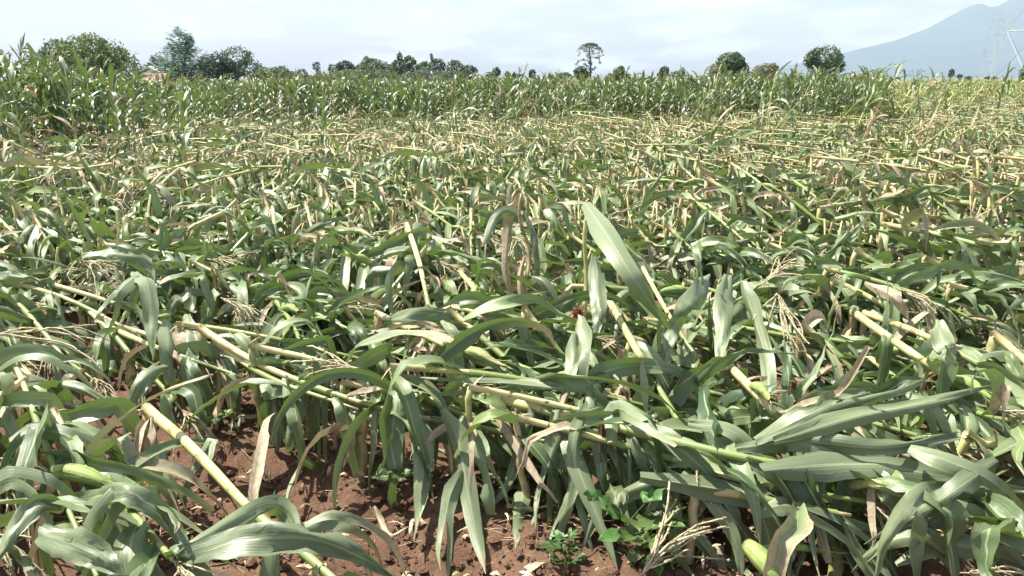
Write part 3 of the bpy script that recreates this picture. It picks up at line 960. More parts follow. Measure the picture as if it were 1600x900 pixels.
def broken_plant(rng, phi, hb=0.36, L=1.35, slope=-0.15, nleaf=9, floor=None, lift=0.1, detail=2, path=None,
                 bend=None, dry=0.2, ear=None, tassel=True, dryp=0.07, srad=0.015, up=0.35, maxl=0.72, stub_dry=None,
                 lw=0.088, skip=0.1, sheath=0.25):
    """parts of one snapped maize plant, in its own space with the root at the origin.
    detail 2: near, 1: middle, 0: far"""
    fl = floor or (lambda x, y: 0.0)
    out = []                                       # (part name, MB, [(sub name, MB)])
    ns = (10, 7, 5)[2 - detail]
    D = Vector((math.cos(phi), math.sin(phi), slope)); D.normalize()
    B = Vector(bend) if bend is not None else Vector((rng.gauss(0, 0.1) * hb, rng.gauss(0, 0.1) * hb, hb))
    sv_ = rng.random()
    sd_ = rng.choice((.1, .2, .4, .6, .9)) if stub_dry is None else stub_dry
    mb = MB()
    n = (9, 6, 3)[2 - detail]
    pts = [Vector((0, 0, -0.03)).lerp(B, i / n) + Vector((0.006 * math.sin(i * 1.3 + sv_ * 9), 0, 0)) for i in range(n + 1)]
    pts[-1] = B.copy()
    tube(mb, pts, [srad * (1.12 - 0.2 * i / n) * (1.13 if i % 3 == 2 and detail else 1) for i in range(n + 1)], ns,
         [(sv_ * .5, sd_, 0.7 * (1 - i / n) + 0.25) for i in range(n + 1)])
    out.append(('stump', mb, []))
    # the fallen length
    if path is None:
        pts = [B.copy()]; d = D.copy(); p = B.copy(); m = (12, 8, 5)[2 - detail]
        for i in range(m):
            d = nrm(d + Vector((rng.gauss(0, 0.03), rng.gauss(0, 0.03), -0.03)))
            p = p + d * (L / m)
            f_ = fl(p.x, p.y) + lift
            if p.z < f_: p.z = f_; d = nrm(Vector((d.x, d.y, max(0, d.z))))
            pts.append(p.copy())
    else:
        pts = catmull([B] + [Vector(q) for q in path], 14 if detail == 2 else 10)
    m = len(pts) - 1
    L = sum((pts[i + 1] - pts[i]).length for i in range(m))
    pts[0] = pts[0] - nrm(pts[1] - pts[0]) * srad * 0.5
    mb = MB(); d0 = rng.uniform(0.0, dry * 2)
    rad = [srad * (1.05 - 0.72 * (i / m) ** 1.1) for i in range(m + 1)]
    rad[0] *= 1.15
    tube(mb, pts, rad, ns, [(min(1, sv_ * 0.6 + 0.4), min(1, max(d0, 0.75 - 3.2 * i / m) if i / m < 0.3 else d0), 0.12) for i in range(m + 1)], flat=0.85)
    out.append(('stalk', mb, []))
    if detail:                                     # torn fibres at the break
        mb = MB()
        dd = nrm(pts[1] - pts[0])
        for k_ in range(5 if detail == 2 else 2):
            v = nrm(dd * rng.uniform(0.2, 1) + rvec(rng) * 0.6 + Vector((0, 0, 0.4 * rng.random())))
            le = rng.uniform(0.03, 0.09)
            q = B + rvec(rng) * srad * 0.6
            pp = [q, q + v * le * 0.5, q + v * le + Vector((0, 0, -0.01))]
            strip(mb, pp, [nrm(v.cross(Vector((0.3, 0.2, 1))))] * 3, 0.010, 3, (sv_, 1.0, 0.3), 0.2, 0.0, rng, 'tri')
        out.append(('splinters', mb, []))
    # leaves
    nseg = (18, 10, 5)[2 - detail]; nac = (5, 3, 3)[2 - detail]
    fol = MB()
    for i in range(nleaf):
        s_ = skip + (1 - skip) * (i + rng.uniform(0.1, 0.9)) / nleaf
        k_ = min(m - 1, int(s_ * m)); fr = s_ * m - k_
        q = pts[k_].lerp(pts[k_ + 1], fr); td = nrm(pts[k_ + 1] - pts[k_])
        h = nrm(td.cross(Vector((0, 0, 1))))
        an = (0 if i % 2 else math.pi) + rng.gauss(0, 0.6)
        perp = h * math.cos(an) + h.cross(td) * math.sin(an)
        div = rng.uniform(0.35, 1.05)
        dl = td * math.cos(div) + perp * math.sin(div) + Vector((0, 0, up * rng.uniform(-0.4, 1.2)))
        if rng.random() < .35:
            a_ = rng.uniform(0, 6.28); dl = Vector((math.cos(a_), math.sin(a_), rng.uniform(-.1, .5)))
        tip = math.sin(math.pi * min(1, 0.22 + s_ * 0.68)) ** 0.7
        Ll = maxl * tip * rng.uniform(0.7, 1.12); W = lw * (0.6 + 0.4 * tip) * rng.uniform(0.8, 1.2)
        tn = ftint(rng, dryp); lb = MB()
        if tn[1] > .5: W *= .55; Ll *= .85
        b = blade(lb, q, dl, h if rng.random() < .5 else Vector((0, 0, 1)), Ll, W, nseg, nac, rng, tn,
                  grav=rng.choice((0.25, 0.5, 0.8, 1.2, 1.8, 2.6)), floor=fl, twist=rng.gauss(0, 1.3), fold=rng.uniform(0.08, 0.38),
                  wav=rng.uniform(0.03, 0.13), kink=rng.uniform(0.1, 0.7) if rng.random() < 0.45 else None)
        if detail and (i % 3 == 0 or s_ > .65) and s_ > sheath:
            # the sheath that wraps the cane below the blade
            k0 = max(0, k_ - max(1, int(0.13 * m / L * rng.uniform(.7, 1.5) + .5)))
            seg = pts[k0:k_ + 1] + [q + td * 0.012]
            if len(seg) > 2 or (seg[-1] - seg[0]).length > 0.03:
                tube(lb, seg, [rad[min(m, k0 + z_)] + 0.0018 + 0.0012 * z_ / len(seg) for z_ in range(len(seg))], ns,
                     [(rng.uniform(.5, 1), rng.uniform(.0, .3), rng.uniform(.5, 1.0))] * len(seg), cap=False)
        if detail == 2:
            out.append(('leaf', lb, []))
        else:
            a = lb.arrays(); fol.add(*a)
    # blades hanging from the broken joint and hiding the stump
    for i in range(rng.choice((1, 2, 3)) if path is None else 0):
        v = rvec(rng); q = Vector((0, 0, 0)).lerp(B, rng.uniform(.75, 1.0)); lb = MB()
        dd = Vector((v.x, v.y, .25)) + Vector((math.cos(phi), math.sin(phi), 0)) * .5
        blade(lb, q, dd, Vector((0, 0, 1)), maxl * rng.uniform(.5, .9), lw * rng.uniform(.7, 1.1), nseg, nac, rng, ftint(rng, dryp), 2.4, fl,
              rng.gauss(0, 1.6), rng.uniform(.1, .4), .09)
        if detail == 2: out.append(('leaf', lb, []))
        else: fol.add(*lb.arrays())
    # dead leaves clinging to the stump
    for i in range(rng.choice((0, 1, 1, 2)) if detail else 0):
        q = Vector((0, 0, 0)).lerp(B, rng.uniform(0.4, 0.9))
        v = rvec(rng); lb = MB()
        blade(lb, q, Vector((v.x, v.y, 0.3)), Vector((0, 0, 1)), rng.uniform(0.25, 0.5), 0.045, 7, 3, rng, (rng.random(), 1.0, 0), 2.6, fl,
              rng.gauss(0, 2.5), 0.5, 0.15)
        if detail == 2: out.append(('dead_leaf', lb, []))
        else: fol.add(*lb.arrays())
    if fol.n: out.append(('foliage', fol, []))
    TQ = rng.uniform(.75, 1.1)
    if tassel:
        td = nrm(pts[-1] - pts[-2])
        out.append(('tassel', tassel_mb(pts[-1], td, rng, rng.uniform(0.18, 0.3), (10, 7, 4)[2 - detail], rng.uniform(0.35, 0.8),
                    tuple(c * TQ for c in STRAW), (0.0024, 0.0032, 0.005)[2 - detail], (4, 3, 3)[2 - detail], (8, 5, 3)[2 - detail]), []))
    if ear is None: ear = rng.random() < 0.22
    if ear:
        k_ = int(m * rng.uniform(0.35, 0.6)); td = nrm(pts[k_ + 1] - pts[k_]); v = rvec(rng)
        q = pts[k_] + Vector((0, 0, srad * 0.5))
        e, s2 = ear_mb(q, nrm(td + Vector((v.x * 0.4, v.y * 0.4, 0.22))), rng, rng.uniform(0.15, 0.2), rng.uniform(0.017, 0.022), ns=(10, 8, 6)[2 - detail])
        out.append(('ear', e, [('silk', s2)] if detail == 2 else []))
    return out


def instance_parts(root, parts, named):
    for name, mb, subs in parts:
        o = obj(name, mb.mesh(name, MAT_OF[MATS[name]]), root)
        for sn, smb in subs:
            obj(sn, smb.mesh(sn, M_SILK), o)
    return root


def phi_field(px, rng):
    a = np.interp(px, [0, 350, 600, 900, 1200, 1600], [-88, -82, -72, -52, -36, -28])
    a += rng.gauss(0, 30)
    if rng.random() < 0.12: a += rng.uniform(-90, 90)
    return R(a)


# pixel of the foot of the upright maize wall, and how tall it stands, across the picture
WALLX = [-200, 0, 120, 250, 300, 700, 1000, 1200, 1365, 1385, 1700]
WALLY = [214, 212, 207, 200, 192, 187, 184, 186, 190, 168, 163]
WALLT = [90, 94, 106, 118, 124, 125, 121, 116, 115, 129, 129]


def wall_d(px): return G(800, np.interp(px, WALLX, WALLY), 0.33 if px < 1376 else .2).y


def wall_h(px): return far(800, np.interp(px, WALLX, WALLT), wall_d(px)).z


# --- the plants one can single out, placed where they stand
def gp(a):                                        # (px, py, height) -> point
    return G(a[0], a[1], a[2])


HERO = [
 # base, bend (px,py), stalk path [(px,py,h)...], label, options
 dict(b=(240, 785), k=(231, 641), path=[(300, 700, .30), (390, 795, .22), (470, 860, .20), (560, 940, .18)], r=.022, dry=.05, n=5, sdry=.95,
      lab='thick pale green snapped maize plant leaning down beside the bare red soil at lower left', skip=.45),
 dict(b=(42, 665), k=(38, 580), path=[(100, 665, .33), (180, 770, .30), (270, 875, .28)], r=.019, dry=.0, n=15, ear=False,
      lab='snapped maize plant at the left edge with a short yellow stump'),
 dict(b=(162, 592), k=(156, 505), path=[(250, 545, .32), (380, 590, .25)], r=.015, dry=.2, n=6, lab='maize plant snapped over the dark hollow at the left', skip=.3),
 dict(b=(322, 640), k=(314, 514), path=[(400, 566, .36), (520, 615, .33), (640, 650, .3)], r=.017, dry=.9, n=7, sdry=.7,
      lab='maize plant with a tan split cane snapped above three bare stumps', skip=.3),
 dict(b=(346, 642), k=(336, 535), path=[(420, 590, .33), (560, 640, .3)], r=.012, dry=.8, n=3, lab='thin maize plant snapped behind the tan split cane', skip=.5),
 dict(b=(566, 745), k=(568, 652), path=[(640, 652, .28), (720, 662, .27), (900, 700, .26)], r=.014, dry=1., n=5, sdry=1., lab='tan dry maize plant lying flat above the middle of the bare soil', skip=.45),
 dict(b=(722, 738), k=(722, 606), path=[(830, 636, .36), (980, 672, .36), (1160, 715, .36), (1290, 735, .35)], r=.020, dry=.1, n=9, sdry=.3, ear=False,
      lab='long yellow-green maize cane snapped over the bare soil in the middle foreground', skip=.35),
 dict(b=(592, 600), k=(590, 491), path=[(680, 532, .42), (760, 570, .38), (900, 640, .33)], r=.017, dry=.1, n=8, lab='yellow maize cane bent at a sharp corner left of centre', skip=.3),
 dict(b=(1117, 662), k=(1123, 556), path=[(1170, 603, .42), (1230, 665, .36), (1320, 740, .3)], r=.020, dry=.5, n=6, sdry=.2,
      lab='pale split maize cane snapped on a green stump right of centre', skip=.4),
 dict(b=(1322, 610), k=(1332, 487), path=[(1400, 535, .50), (1490, 595, .44), (1600, 660, .4), (1680, 700, .4)], r=.018, dry=.2, n=8,
      lab='long yellow maize cane snapped in the right middle of the field', skip=.3),
 dict(b=(1060, 835), k=(1056, 728), path=[(1100, 735, .27), (1200, 760, .26), (1400, 790, .25)], r=.015, dry=.3, n=4, sdry=.2, lab='low maize plant on a thin green stump in the dark gap at lower right', skip=.4),
 dict(b=(1076, 885), k=(1088, 766), path=[(1150, 772, .26), (1240, 790, .25), (1330, 805, .24)], r=.015, dry=.9, n=2, sdry=1., lab='tan maize cane on a brown stump behind the big loose tassel', skip=.6),
 dict(b=(1300, 905), k=(1325, 760), path=[(1370, 757, .34), (1480, 800, .3), (1640, 850, .3)], r=.018, dry=.0, n=7, sdry=.0,
      lab='green maize stump folded at the top near the lower right edge', skip=.25),
 dict(b=(655, 470), k=(636, 352), path=[(655, 410, .52), (668, 470, .40), (682, 525, .3)], r=.019, dry=.0, n=5, lab='yellow-green maize cane falling towards the viewer behind the sharp-cornered one', skip=.3),
 dict(b=(704, 500), k=(697, 402), path=[(740, 450, .42), (785, 515, .33), (830, 580, .28)], r=.016, dry=.9, n=3, sdry=.9, lab='stripped tan maize cane left of the twisted dark one', skip=.6),
 dict(b=(722, 505), k=(716, 414), path=[(765, 480, .38), (800, 525, .3)], r=.014, dry=1., n=2, sdry=.9, lab='second stripped tan maize cane, close right of its twin', skip=.7),
 dict(b=(424, 425), k=(426, 325), path=[(430, 365, .45), (433, 410, .32)], r=.016, dry=.9, n=3, sdry=1., lab='bleached tan maize cane folded straight down at the left middle', skip=.6),
 dict(b=(945, 560), k=(935, 440), path=[(985, 530, .48), (1025, 600, .36), (1080, 690, .3)], r=.019, dry=.25, n=6, lab='yellow-green maize cane falling right of the upright remnant in the centre', skip=.3),
 dict(b=(1010, 520), k=(1005, 420), path=[(1050, 500, .42), (1090, 560, .36)], r=.014, dry=.4, n=6, lab='maize plant snapped under the big broad leaf right of centre', skip=.3),
 dict(b=(1345, 600), k=(1352, 490), path=[(1440, 522, .48), (1560, 585, .44), (1680, 640, .4)], r=.015, dry=.6, n=5, lab='brownish maize cane running just above the long yellow one at right', skip=.35),
 dict(b=(318, 440), k=(312, 376), path=[(345, 430, .35), (365, 470, .3)], r=.015, dry=.6, n=6, lab='short maize cane snapped towards the viewer left of the folded tan one', skip=.4),
]
# broad leaves seen singly: hero index, [(px,py,h)...], width m, tint (var,dry,yel), roll, fold
HL = [
 (6, [(652, 612, .34), (662, 680, .26), (658, 770, .12), (648, 848, .03)], .095, (.75, .14, 0), .1, .10),
 (6, [(690, 640, .36), (716, 690, .27), (733, 780, .13), (748, 850, .05), (759, 897, .02)], .090, (.60, .17, 0), -.2, .16),
 (6, [(722, 735, .2), (702, 780, .13), (693, 845, .04), (690, 900, .01)], .070, (.55, .10, 0), .3, .2),
 (6, [(758, 625, .36), (800, 680, .30), (845, 745, .22), (872, 785, .15)], .055, (.6, .62, 0), .5, .5),
 (6, [(955, 690, .36), (960, 640, .42), (1000, 655, .46), (1060, 700, .42)], .07, (.5, .1, .2), .4, .2),
 (3, [(432, 562, .36), (427, 610, .29), (432, 670, .16), (434, 712, .06)], .095, (.62, .05, 0), 0, .12),
 (3, [(478, 575, .36), (470, 620, .28), (455, 690, .14), (452, 710, .08)], .080, (.80, .05, 0), .4, .2),
 (3, [(560, 610, .34), (545, 640, .29), (548, 690, .2), (535, 735, .08)], .055, (.4, .3, 0), -.4, .3),
 (2, [(210, 425, .58), (232, 450, .56), (236, 510, .42), (240, 565, .30)], .115, (.85, .05, 0), .1, .08),
 (2, [(215, 430, .58), (190, 450, .56), (170, 480, .48), (152, 505, .42)], .085, (.7, .05, 0), -.3, .2),
 (2, [(262, 500, .42), (262, 540, .36), (265, 590, .24), (268, 618, .17)], .095, (.9, .1, 0), .1, .1),
 (2, [(290, 490, .42), (298, 530, .36), (300, 580, .26), (296, 625, .14)], .085, (.55, .05, 0), -.2, .12),
 (2, [(262, 575, .3), (225, 595, .3), (203, 640, .2), (199, 700, .06)], .080, (.85, .10, 0), .3, .12),
 (21, [(914, 318, .92), (945, 362, .88), (985, 425, .78), (1022, 480, .64), (1048, 515, .52)], .135, (.8, .02, 0), .0, .12),
 (21, [(930, 400, .72), (935, 470, .6), (932, 520, .5)], .09, (.3, .0, 0), .2, .15),
 (21, [(905, 495, .58), (908, 555, .50), (888, 630, .38), (853, 715, .24)], .085, (.9, .30, 0), -.2, .2),
 (21, [(900, 520, .55), (892, 580, .45), (872, 650, .34)], .075, (.85, .25, 0), .3, .2),
 (17, [(925, 600, .45), (932, 660, .36), (938, 720, .26), (945, 768, .18)], .075, (.8, .05, 0), .1, .15),
 (17, [(885, 650, .36), (900, 720, .28), (935, 810, .15), (966, 893, .03)], .085, (.5, .03, 0), .1, .15),
 (17, [(820, 750, .12), (812, 800, .09), (806, 860, .03)], .07, (.6, .05, .2), -.1, .15),
 (8, [(1075, 660, .40), (1140, 670, .40), (1180, 715, .32), (1200, 770, .24), (1213, 820, .17)], .070, (.9, .20, 0), .1, .15),
 (8, [(1110, 430, .62), (1082, 470, .58), (1050, 520, .46), (1040, 570, .38)], .14, (.9, .05, 0), 0, .10),
 (8, [(1140, 430, .62), (1130, 500, .50), (1122, 590, .36)], .13, (.75, .03, 0), .1, .12),
 (8, [(1160, 440, .62), (1180, 500, .50), (1200, 590, .36), (1205, 650, .28)], .12, (.6, .0, 0), -.3, .15),
 (6, [(1180, 690, .40), (1270, 645, .48), (1350, 612, .52), (1412, 597, .5)], .095, (.35, .02, .15), .3, .15),
 (6, [(1210, 690, .42), (1330, 652, .48), (1440, 630, .5), (1560, 600, .52)], .075, (.7, .02, .1), -.1, .2),
 (6, [(1420, 612, .5), (1455, 640, .48), (1475, 690, .38), (1488, 735, .3)], .070, (.7, .0, 0), .2, .2),
 (6, [(1190, 735, .36), (1340, 725, .37), (1480, 745, .34), (1640, 775, .3)], .105, (.3, .0, 0), .0, .10),
 (6, [(1150, 700, .38), (1250, 690, .4), (1380, 700, .42), (1500, 680, .4)], .080, (.15, .0, 0), .3, .2),
 (6, [(1000, 745, .3), (1150, 770, .26), (1290, 800, .22), (1420, 850, .15)], .09, (.2, .0, .0), .5, .2),
 (6, [(900, 610, .42), (800, 600, .42), (700, 600, .42), (640, 592, .40)], .06, (.35, .0, .2), .3, .3),
 (6, [(1246, 722, .32), (1250, 780, .25), (1238, 850, .15), (1232, 905, .08)], .060, (.6, .12, 0), .1, .2),
 (6, [(1282, 722, .32), (1270, 770, .26), (1268, 830, .18), (1282, 905, .08)], .050, (.95, .20, 0), .9, .3),
 (12, [(1372, 757, .34), (1400, 775, .32), (1450, 840, .2), (1500, 905, .08)], .09, (.8, .0, 0), .2, .12),
 (12, [(1490, 765, .32), (1440, 790, .34), (1408, 840, .24), (1398, 905, .12)], .110, (.85, .02, 0), .1, .10),
 (12, [(1366, 758, .34), (1368, 800, .26), (1362, 870, .15)], .05, (.3, 1., 0), .5, .6),
 (9, [(1465, 500, .55), (1475, 530, .52), (1482, 560, .46), (1478, 592, .40)], .120, (.95, .32, 0), 0, .10),
 (9, [(1352, 440, .6), (1390, 460, .58), (1412, 485, .52), (1420, 500, .46)], .07, (.5, .95, 0), .3, .3),
 (0, [(470, 850, .2), (430, 790, .27), (330, 835, .32), (270, 870, .3)], .10, (.4, .0, .1), .2, .15),
 (0, [(280, 868, .30), (400, 838, .36), (520, 850, .33), (620, 905, .22)], .135, (.1, .0, .0), .1, .12),
 (0, [(455, 825, .22), (530, 812, .22), (590, 840, .16), (618, 895, .03)], .085, (.5, .35, 0), .2, .15),
 (0, [(258, 690, .3), (262, 740, .24), (285, 800, .14)], .06, (.8, .3, 0), .2, .3),
 (0, [(325, 720, .28), (330, 690, .30), (292, 760, .2), (290, 800, .12)], .05, (.6, .02, 0), .2, .2),
 (0, [(240, 650, .33), (243, 690, .27), (238, 740, .16), (244, 790, .08)], .050, (.5, 1., 0), .2, .5),
 (1, [(90, 650, .35), (60, 690, .36), (110, 672, .38), (190, 710, .3)], .085, (.45, .02, 0), .2, .12),
 (1, [(15, 690, .38), (60, 672, .40), (120, 685, .38), (168, 715, .33)], .095, (.25, .02, 0), .1, .1),
 (1, [(65, 600, .36), (110, 600, .38), (160, 625, .33), (190, 640, .28)], .06, (.8, .0, 0), .2, .2),
 (1, [(-30, 770, .36), (20, 745, .4), (70, 760, .38), (100, 800, .3)], .10, (.7, .0, 0), .2, .1),
 (1, [(100, 800, .33), (60, 790, .38), (20, 830, .35), (-20, 890, .3)], .09, (.7, .0, 0), .2, .1),
 (1, [(180, 800, .33), (190, 770, .4), (150, 820, .35), (110, 905, .3)], .10, (.4, .0, .2), .4, .1),
 (1, [(120, 780, .35), (200, 770, .42), (270, 820, .33), (300, 900, .26)], .10, (.2, .0, .1), .1, .1),
 (1, [(60, 830, .38), (140, 860, .4), (200, 905, .35)], .12, (.3, .0, .0), .3, .1),
 (7, [(600, 500, .5), (650, 490, .5), (700, 492, .47), (735, 498, .44)], .085, (.15, .0, .25), .1, .15),
 (7, [(690, 500, .5), (708, 515, .5), (735, 560, .4), (740, 600, .32)], .05, (.8, .0, 0), .1, .2),
 (20, [(130, 400, .6), (190, 395, .62), (230, 412, .55), (243, 440, .48)], .10, (.8, .0, 0), .1, .1),
 (5, [(640, 655, .3), (610, 660, .28), (585, 690, .18)], .05, (.7, .4, .0), .4, .3),
]
HL += [
 (17, [(870, 640, .4), (862, 700, .3), (848, 780, .15), (842, 850, .05)], .07, (.6, .05, 0), .3, .2),
 (17, [(905, 700, .3), (890, 770, .2), (868, 830, .08), (862, 880, .02)], .06, (.75, .1, 0), -.3, .25),
 (17, [(950, 690, .3), (985, 740, .22), (1010, 800, .1), (1015, 830, .05)], .07, (.3, .0, 0), .3, .2),
 (17, [(835, 640, .36), (815, 700, .24), (790, 760, .12), (762, 800, .05)], .06, (.5, .1, 0), .2, .2),
 (10, [(1060, 740, .28), (1030, 780, .2), (1000, 850, .06), (990, 890, .02)], .06, (.5, .0, 0), .2, .2),
 (10, [(1120, 750, .27), (1140, 800, .2), (1180, 850, .1), (1230, 890, .03)], .07, (.3, .0, 0), .4, .2),
 (10, [(1210, 700, .36), (1240, 690, .4), (1330, 720, .36), (1400, 800, .22)], .07, (.5, .0, 0), .1, .2),
 (12, [(1420, 700, .42), (1480, 720, .42), (1560, 760, .36), (1620, 830, .22)], .08, (.6, .0, 0), .1, .15),
 (12, [(1450, 820, .25), (1500, 800, .3), (1560, 830, .26), (1610, 900, .15)], .08, (.35, .0, .1), .3, .15),
]
HL += [
 (12, [(1180, 800, .25), (1240, 790, .27), (1330, 830, .22), (1400, 905, .1)], .075, (.3, .0, 0), .2, .2),
 (12, [(1560, 720, .4), (1500, 760, .38), (1440, 800, .3), (1350, 850, .2)], .08, (.2, .0, 0), .3, .2),
 (12, [(1400, 880, .14), (1460, 850, .2), (1540, 860, .2), (1620, 890, .15)], .09, (.5, .05, 0), .1, .15),
 (10, [(1070, 735, .28), (1120, 790, .22), (1150, 850, .12), (1160, 905, .03)], .065, (.6, .05, .1), .2, .2),
 (10, [(1080, 760, .26), (1010, 760, .26), (940, 800, .15), (905, 870, .04)], .07, (.4, .0, 0), .3, .25),
 (10, [(1060, 800, .15), (1090, 840, .12), (1120, 880, .05), (1135, 905, .01)], .06, (.2, .3, 0), .3, .3),
 (17, [(985, 640, .4), (1000, 700, .32), (1030, 760, .2), (1065, 830, .08)], .075, (.55, .02, 0), .2, .2),
 (17, [(930, 620, .42), (900, 690, .34), (905, 780, .17), (925, 860, .04)], .07, (.85, .1, 0), .1, .2),
 (17, [(990, 660, .38), (1050, 690, .36), (1120, 760, .25), (1140, 830, .1)], .08, (.3, .0, 0), .3, .2),
 (12, [(1490, 880, .16), (1440, 840, .24), (1380, 850, .2), (1330, 895, .1)], .075, (.4, .0, .1), .2, .2),
]
HE = [(1, (85, 735, .35), (182, 762, .33), .025), (12, (1166, 850, .22), (1225, 925, .16), .028), (7, (578, 412, .45), (552, 400, .5), .022),
      (8, (1185, 858, .14), (1290, 862, .12), .012)]
HT = [(11, (1000, 900, .10), (1075, 800, .22), .28, 16, .5), (8, (1213, 458, .58), (1228, 500, .5), .26, 12, .7), (3, (345, 465, .5), (410, 492, .46), .24, 11, .35),
      (2, (-10, 522, .5), (120, 517, .48), .40, 10, .25), (2, (130, 408, .55), (190, 425, .52), .24, 14, .7), (7, (735, 488, .45), (800, 515, .4), .28, 14, .45),
      (6, (940, 655, .4), (946, 712, .28), .16, 3, .2), (17, (800, 370, .55), (850, 400, .5), .25, 12, .8), (3, (560, 575, .42), (470, 560, .42), .24, 12, .5),
      (9, (1400, 450, .58), (1460, 480, .52), .22, 12, .6), (9, (1560, 640, .5), (1640, 655, .48), .3, 9, .3), (12, (1500, 895, .2), (1570, 888, .2), .3, 4, .2)]

GRP = 'maize plants snapped and flattened by the wind'
heroes = []; hero_pos = []
for i, h in enumerate(HERO):
    rng = random.Random(100 + i)
    g = G(*h['b']); bz = gz1(g.x, g.y)
    g = G(h['b'][0], h['b'][1], bz)
    zb = zc_of(g)
    bend = P(h['k'][0], h['k'][1], zb)
    O = Vector((g.x, g.y, bz))
    path = [gp(a) - O for a in h['path']]
    fl = (lambda ox, oy, oz: (lambda x, y: gz1(x + ox, y + oy) - oz + 0.01))(O.x, O.y, O.z)
    parts = broken_plant(rng, 0, path=path, bend=bend - O, nleaf=h['n'], floor=fl, detail=2, dry=h['dry'] / 2, srad=h['r'],
                         ear=h.get('ear', None), stub_dry=h.get('sdry', None), skip=h.get('skip', .15), tassel=rng.random() < 0.7,
                         maxl=0.58, sheath=.55)
    root = empty('broken_maize_plant', O, h['lab'], 'maize plant', GRP)
    instance_parts(root, parts, True)
    heroes.append((root, O)); hero_pos.append((O.x, O.y))

def remnant(bp, tp, r, label, tint, wig=.01):
    g = G(*bp); bz = gz1(g.x, g.y); g = G(bp[0], bp[1], bz); O = Vector((g.x, g.y, bz))
    T_ = P(tp[0], tp[1], zc_of(g)) - O
    root = empty('upright_maize_plant', O, label, 'maize plant', 'maize plants still upright')
    mb = MB(); n = 14
    tube(mb, [Vector((wig * math.sin(i * .9), wig * math.cos(i * .7) - wig, 0)) + T_ * (i / n) - Vector((0, 0, .03 * (i == 0))) for i in range(n + 1)],
         [r * (1.1 - .6 * i / n) * (1.15 if i % 3 == 0 else 1) for i in range(n + 1)], 9, tint)
    obj('stalk', mb.mesh('stalk', M_STALK), root)
    heroes.append((root, O)); hero_pos.append((O.x, O.y))
    return zc_of(g)


ZR = [remnant((906, 650), (918, 322), .015, 'upright maize remnant with the biggest broad leaf and a red silk tuft, centre', (.1, .1, .4)),
      remnant((832, 560), (815, 300), .014, 'twisted dark dead maize plant still upright left of the centre', (.0, .9, 1.0), .02),
      remnant((1318, 420), (1322, 310), .012, 'short dark bare maize stem standing in the right middle', (.0, .5, .9))]
_q, _s = ear_mb(P(903, 560, ZR[0] - .03), P(903, 490, ZR[0] - .03) - P(903, 560, ZR[0] - .03), random.Random(8), .17, .02, (0.30, 0.33, 0.17), 12)
_o = obj('ear', _q.mesh('ear', M_HUSK, origin=tuple(heroes[21][1])), heroes[21][0])
_m = MB(); _rg = random.Random(6)
for _k in range(160):
    _v = nrm(rvec(_rg) + Vector((0, 0, .3))); _p = P(903, 490, ZR[0] - .22)
    tube(_m, [_p, _p + _v * .016, _p + _v * .024 + rvec(_rg) * .01], [.0022, .002, .0016], 3, (0.27, 0.085, 0.055), cap=False)
obj('silk', _m.mesh('silk', M_SILK, origin=tuple(heroes[21][1])), _o)
for _pts, _W, _t, _r, _f in [
        ([(815, 305, 0), (800, 350, .05), (792, 420, .02), (806, 480, .05)], .07, (.2, .5, 0), .9, .6),
        ([(818, 330, 0), (838, 380, -.05), (845, 440, 0), (835, 500, 0)], .06, (.1, .3, 0), .5, .5),
        ([(820, 400, 0), (812, 440, -.06), (822, 500, -.05), (815, 540, -.03)], .05, (.3, 1., 0), .4, .5),
        ([(824, 430, 0), (850, 440, -.08), (872, 480, -.1), (880, 520, -.1)], .06, (.1, .0, 0), .2, .3),
        ([(816, 340, 0), (790, 330, .02), (770, 345, 0), (757, 380, -.05)], .07, (.5, .05, 0), .2, .2)]:
    HL.append((22, [(a[0], a[1], None, a[2]) for a in _pts], _W, _t, _r, _f))
HL += [(23, [(1335, 330, None, 0), (1350, 350, None, -.1), (1338, 380, None, -.15), (1335, 430, None, -.2)], .08, (.9, .1, 0), .1, .12)]

for hi, pts, W, tint, roll, fold in HL:
    rng = random.Random(hash((pts[0][0], pts[0][1])) & 0xffff)
    root, O = heroes[hi]
    pp = catmull([gp(a) if a[2] is not None else P(a[0], a[1], ZR[hi - 21] + a[3]) for a in pts], 18)
    sides = []
    for k_ in range(len(pp)):
        tn = nrm(pp[min(k_ + 1, 18)] - pp[max(k_ - 1, 0)])
        vd = nrm(pp[k_] - CAM)
        sdv = nrm(tn.cross(vd)); no = sdv.cross(tn)
        a = roll + 0.5 * math.sin(k_ / 18 * 4 + roll * 9)
        sides.append(sdv * math.cos(a) + no * math.sin(a))
    lb = MB()
    if W > .11: W *= .86
    elif hi < 2: W *= .8
    strip(lb, pp, sides, W * .95, 7, tint, fold, rng.uniform(.04, .09), rng, 'maize')
    obj('leaf', lb.mesh('leaf', M_LEAF, origin=tuple(O)), root)
for hi, a, b, r_ in HE:
    root, O = heroes[hi]
    pa, pb = gp(a), gp(b)
    e, s2 = ear_mb(pa, pb - pa, random.Random(3), (pb - pa).length, r_, (0.30, 0.38, 0.11), 14)
    o = obj('ear', e.mesh('ear', M_HUSK, origin=tuple(O)), root)
    obj('silk', s2.mesh('silk', M_SILK, origin=tuple(O)), o)
for hi, a, b, L_, nb, sp_ in HT:
    root, O = heroes[hi]
    pa, pb = gp(a), gp(b)
    t_ = tassel_mb(pa, pb - pa, random.Random(int(a[0])), L_, nb, sp_, STRAW if hi != 6 else (0.22, 0.09, 0.06), 0.0026, 4, 9, 0.35)
    obj('tassel', t_.mesh('tassel', M_TASSEL, origin=tuple(O)), root)

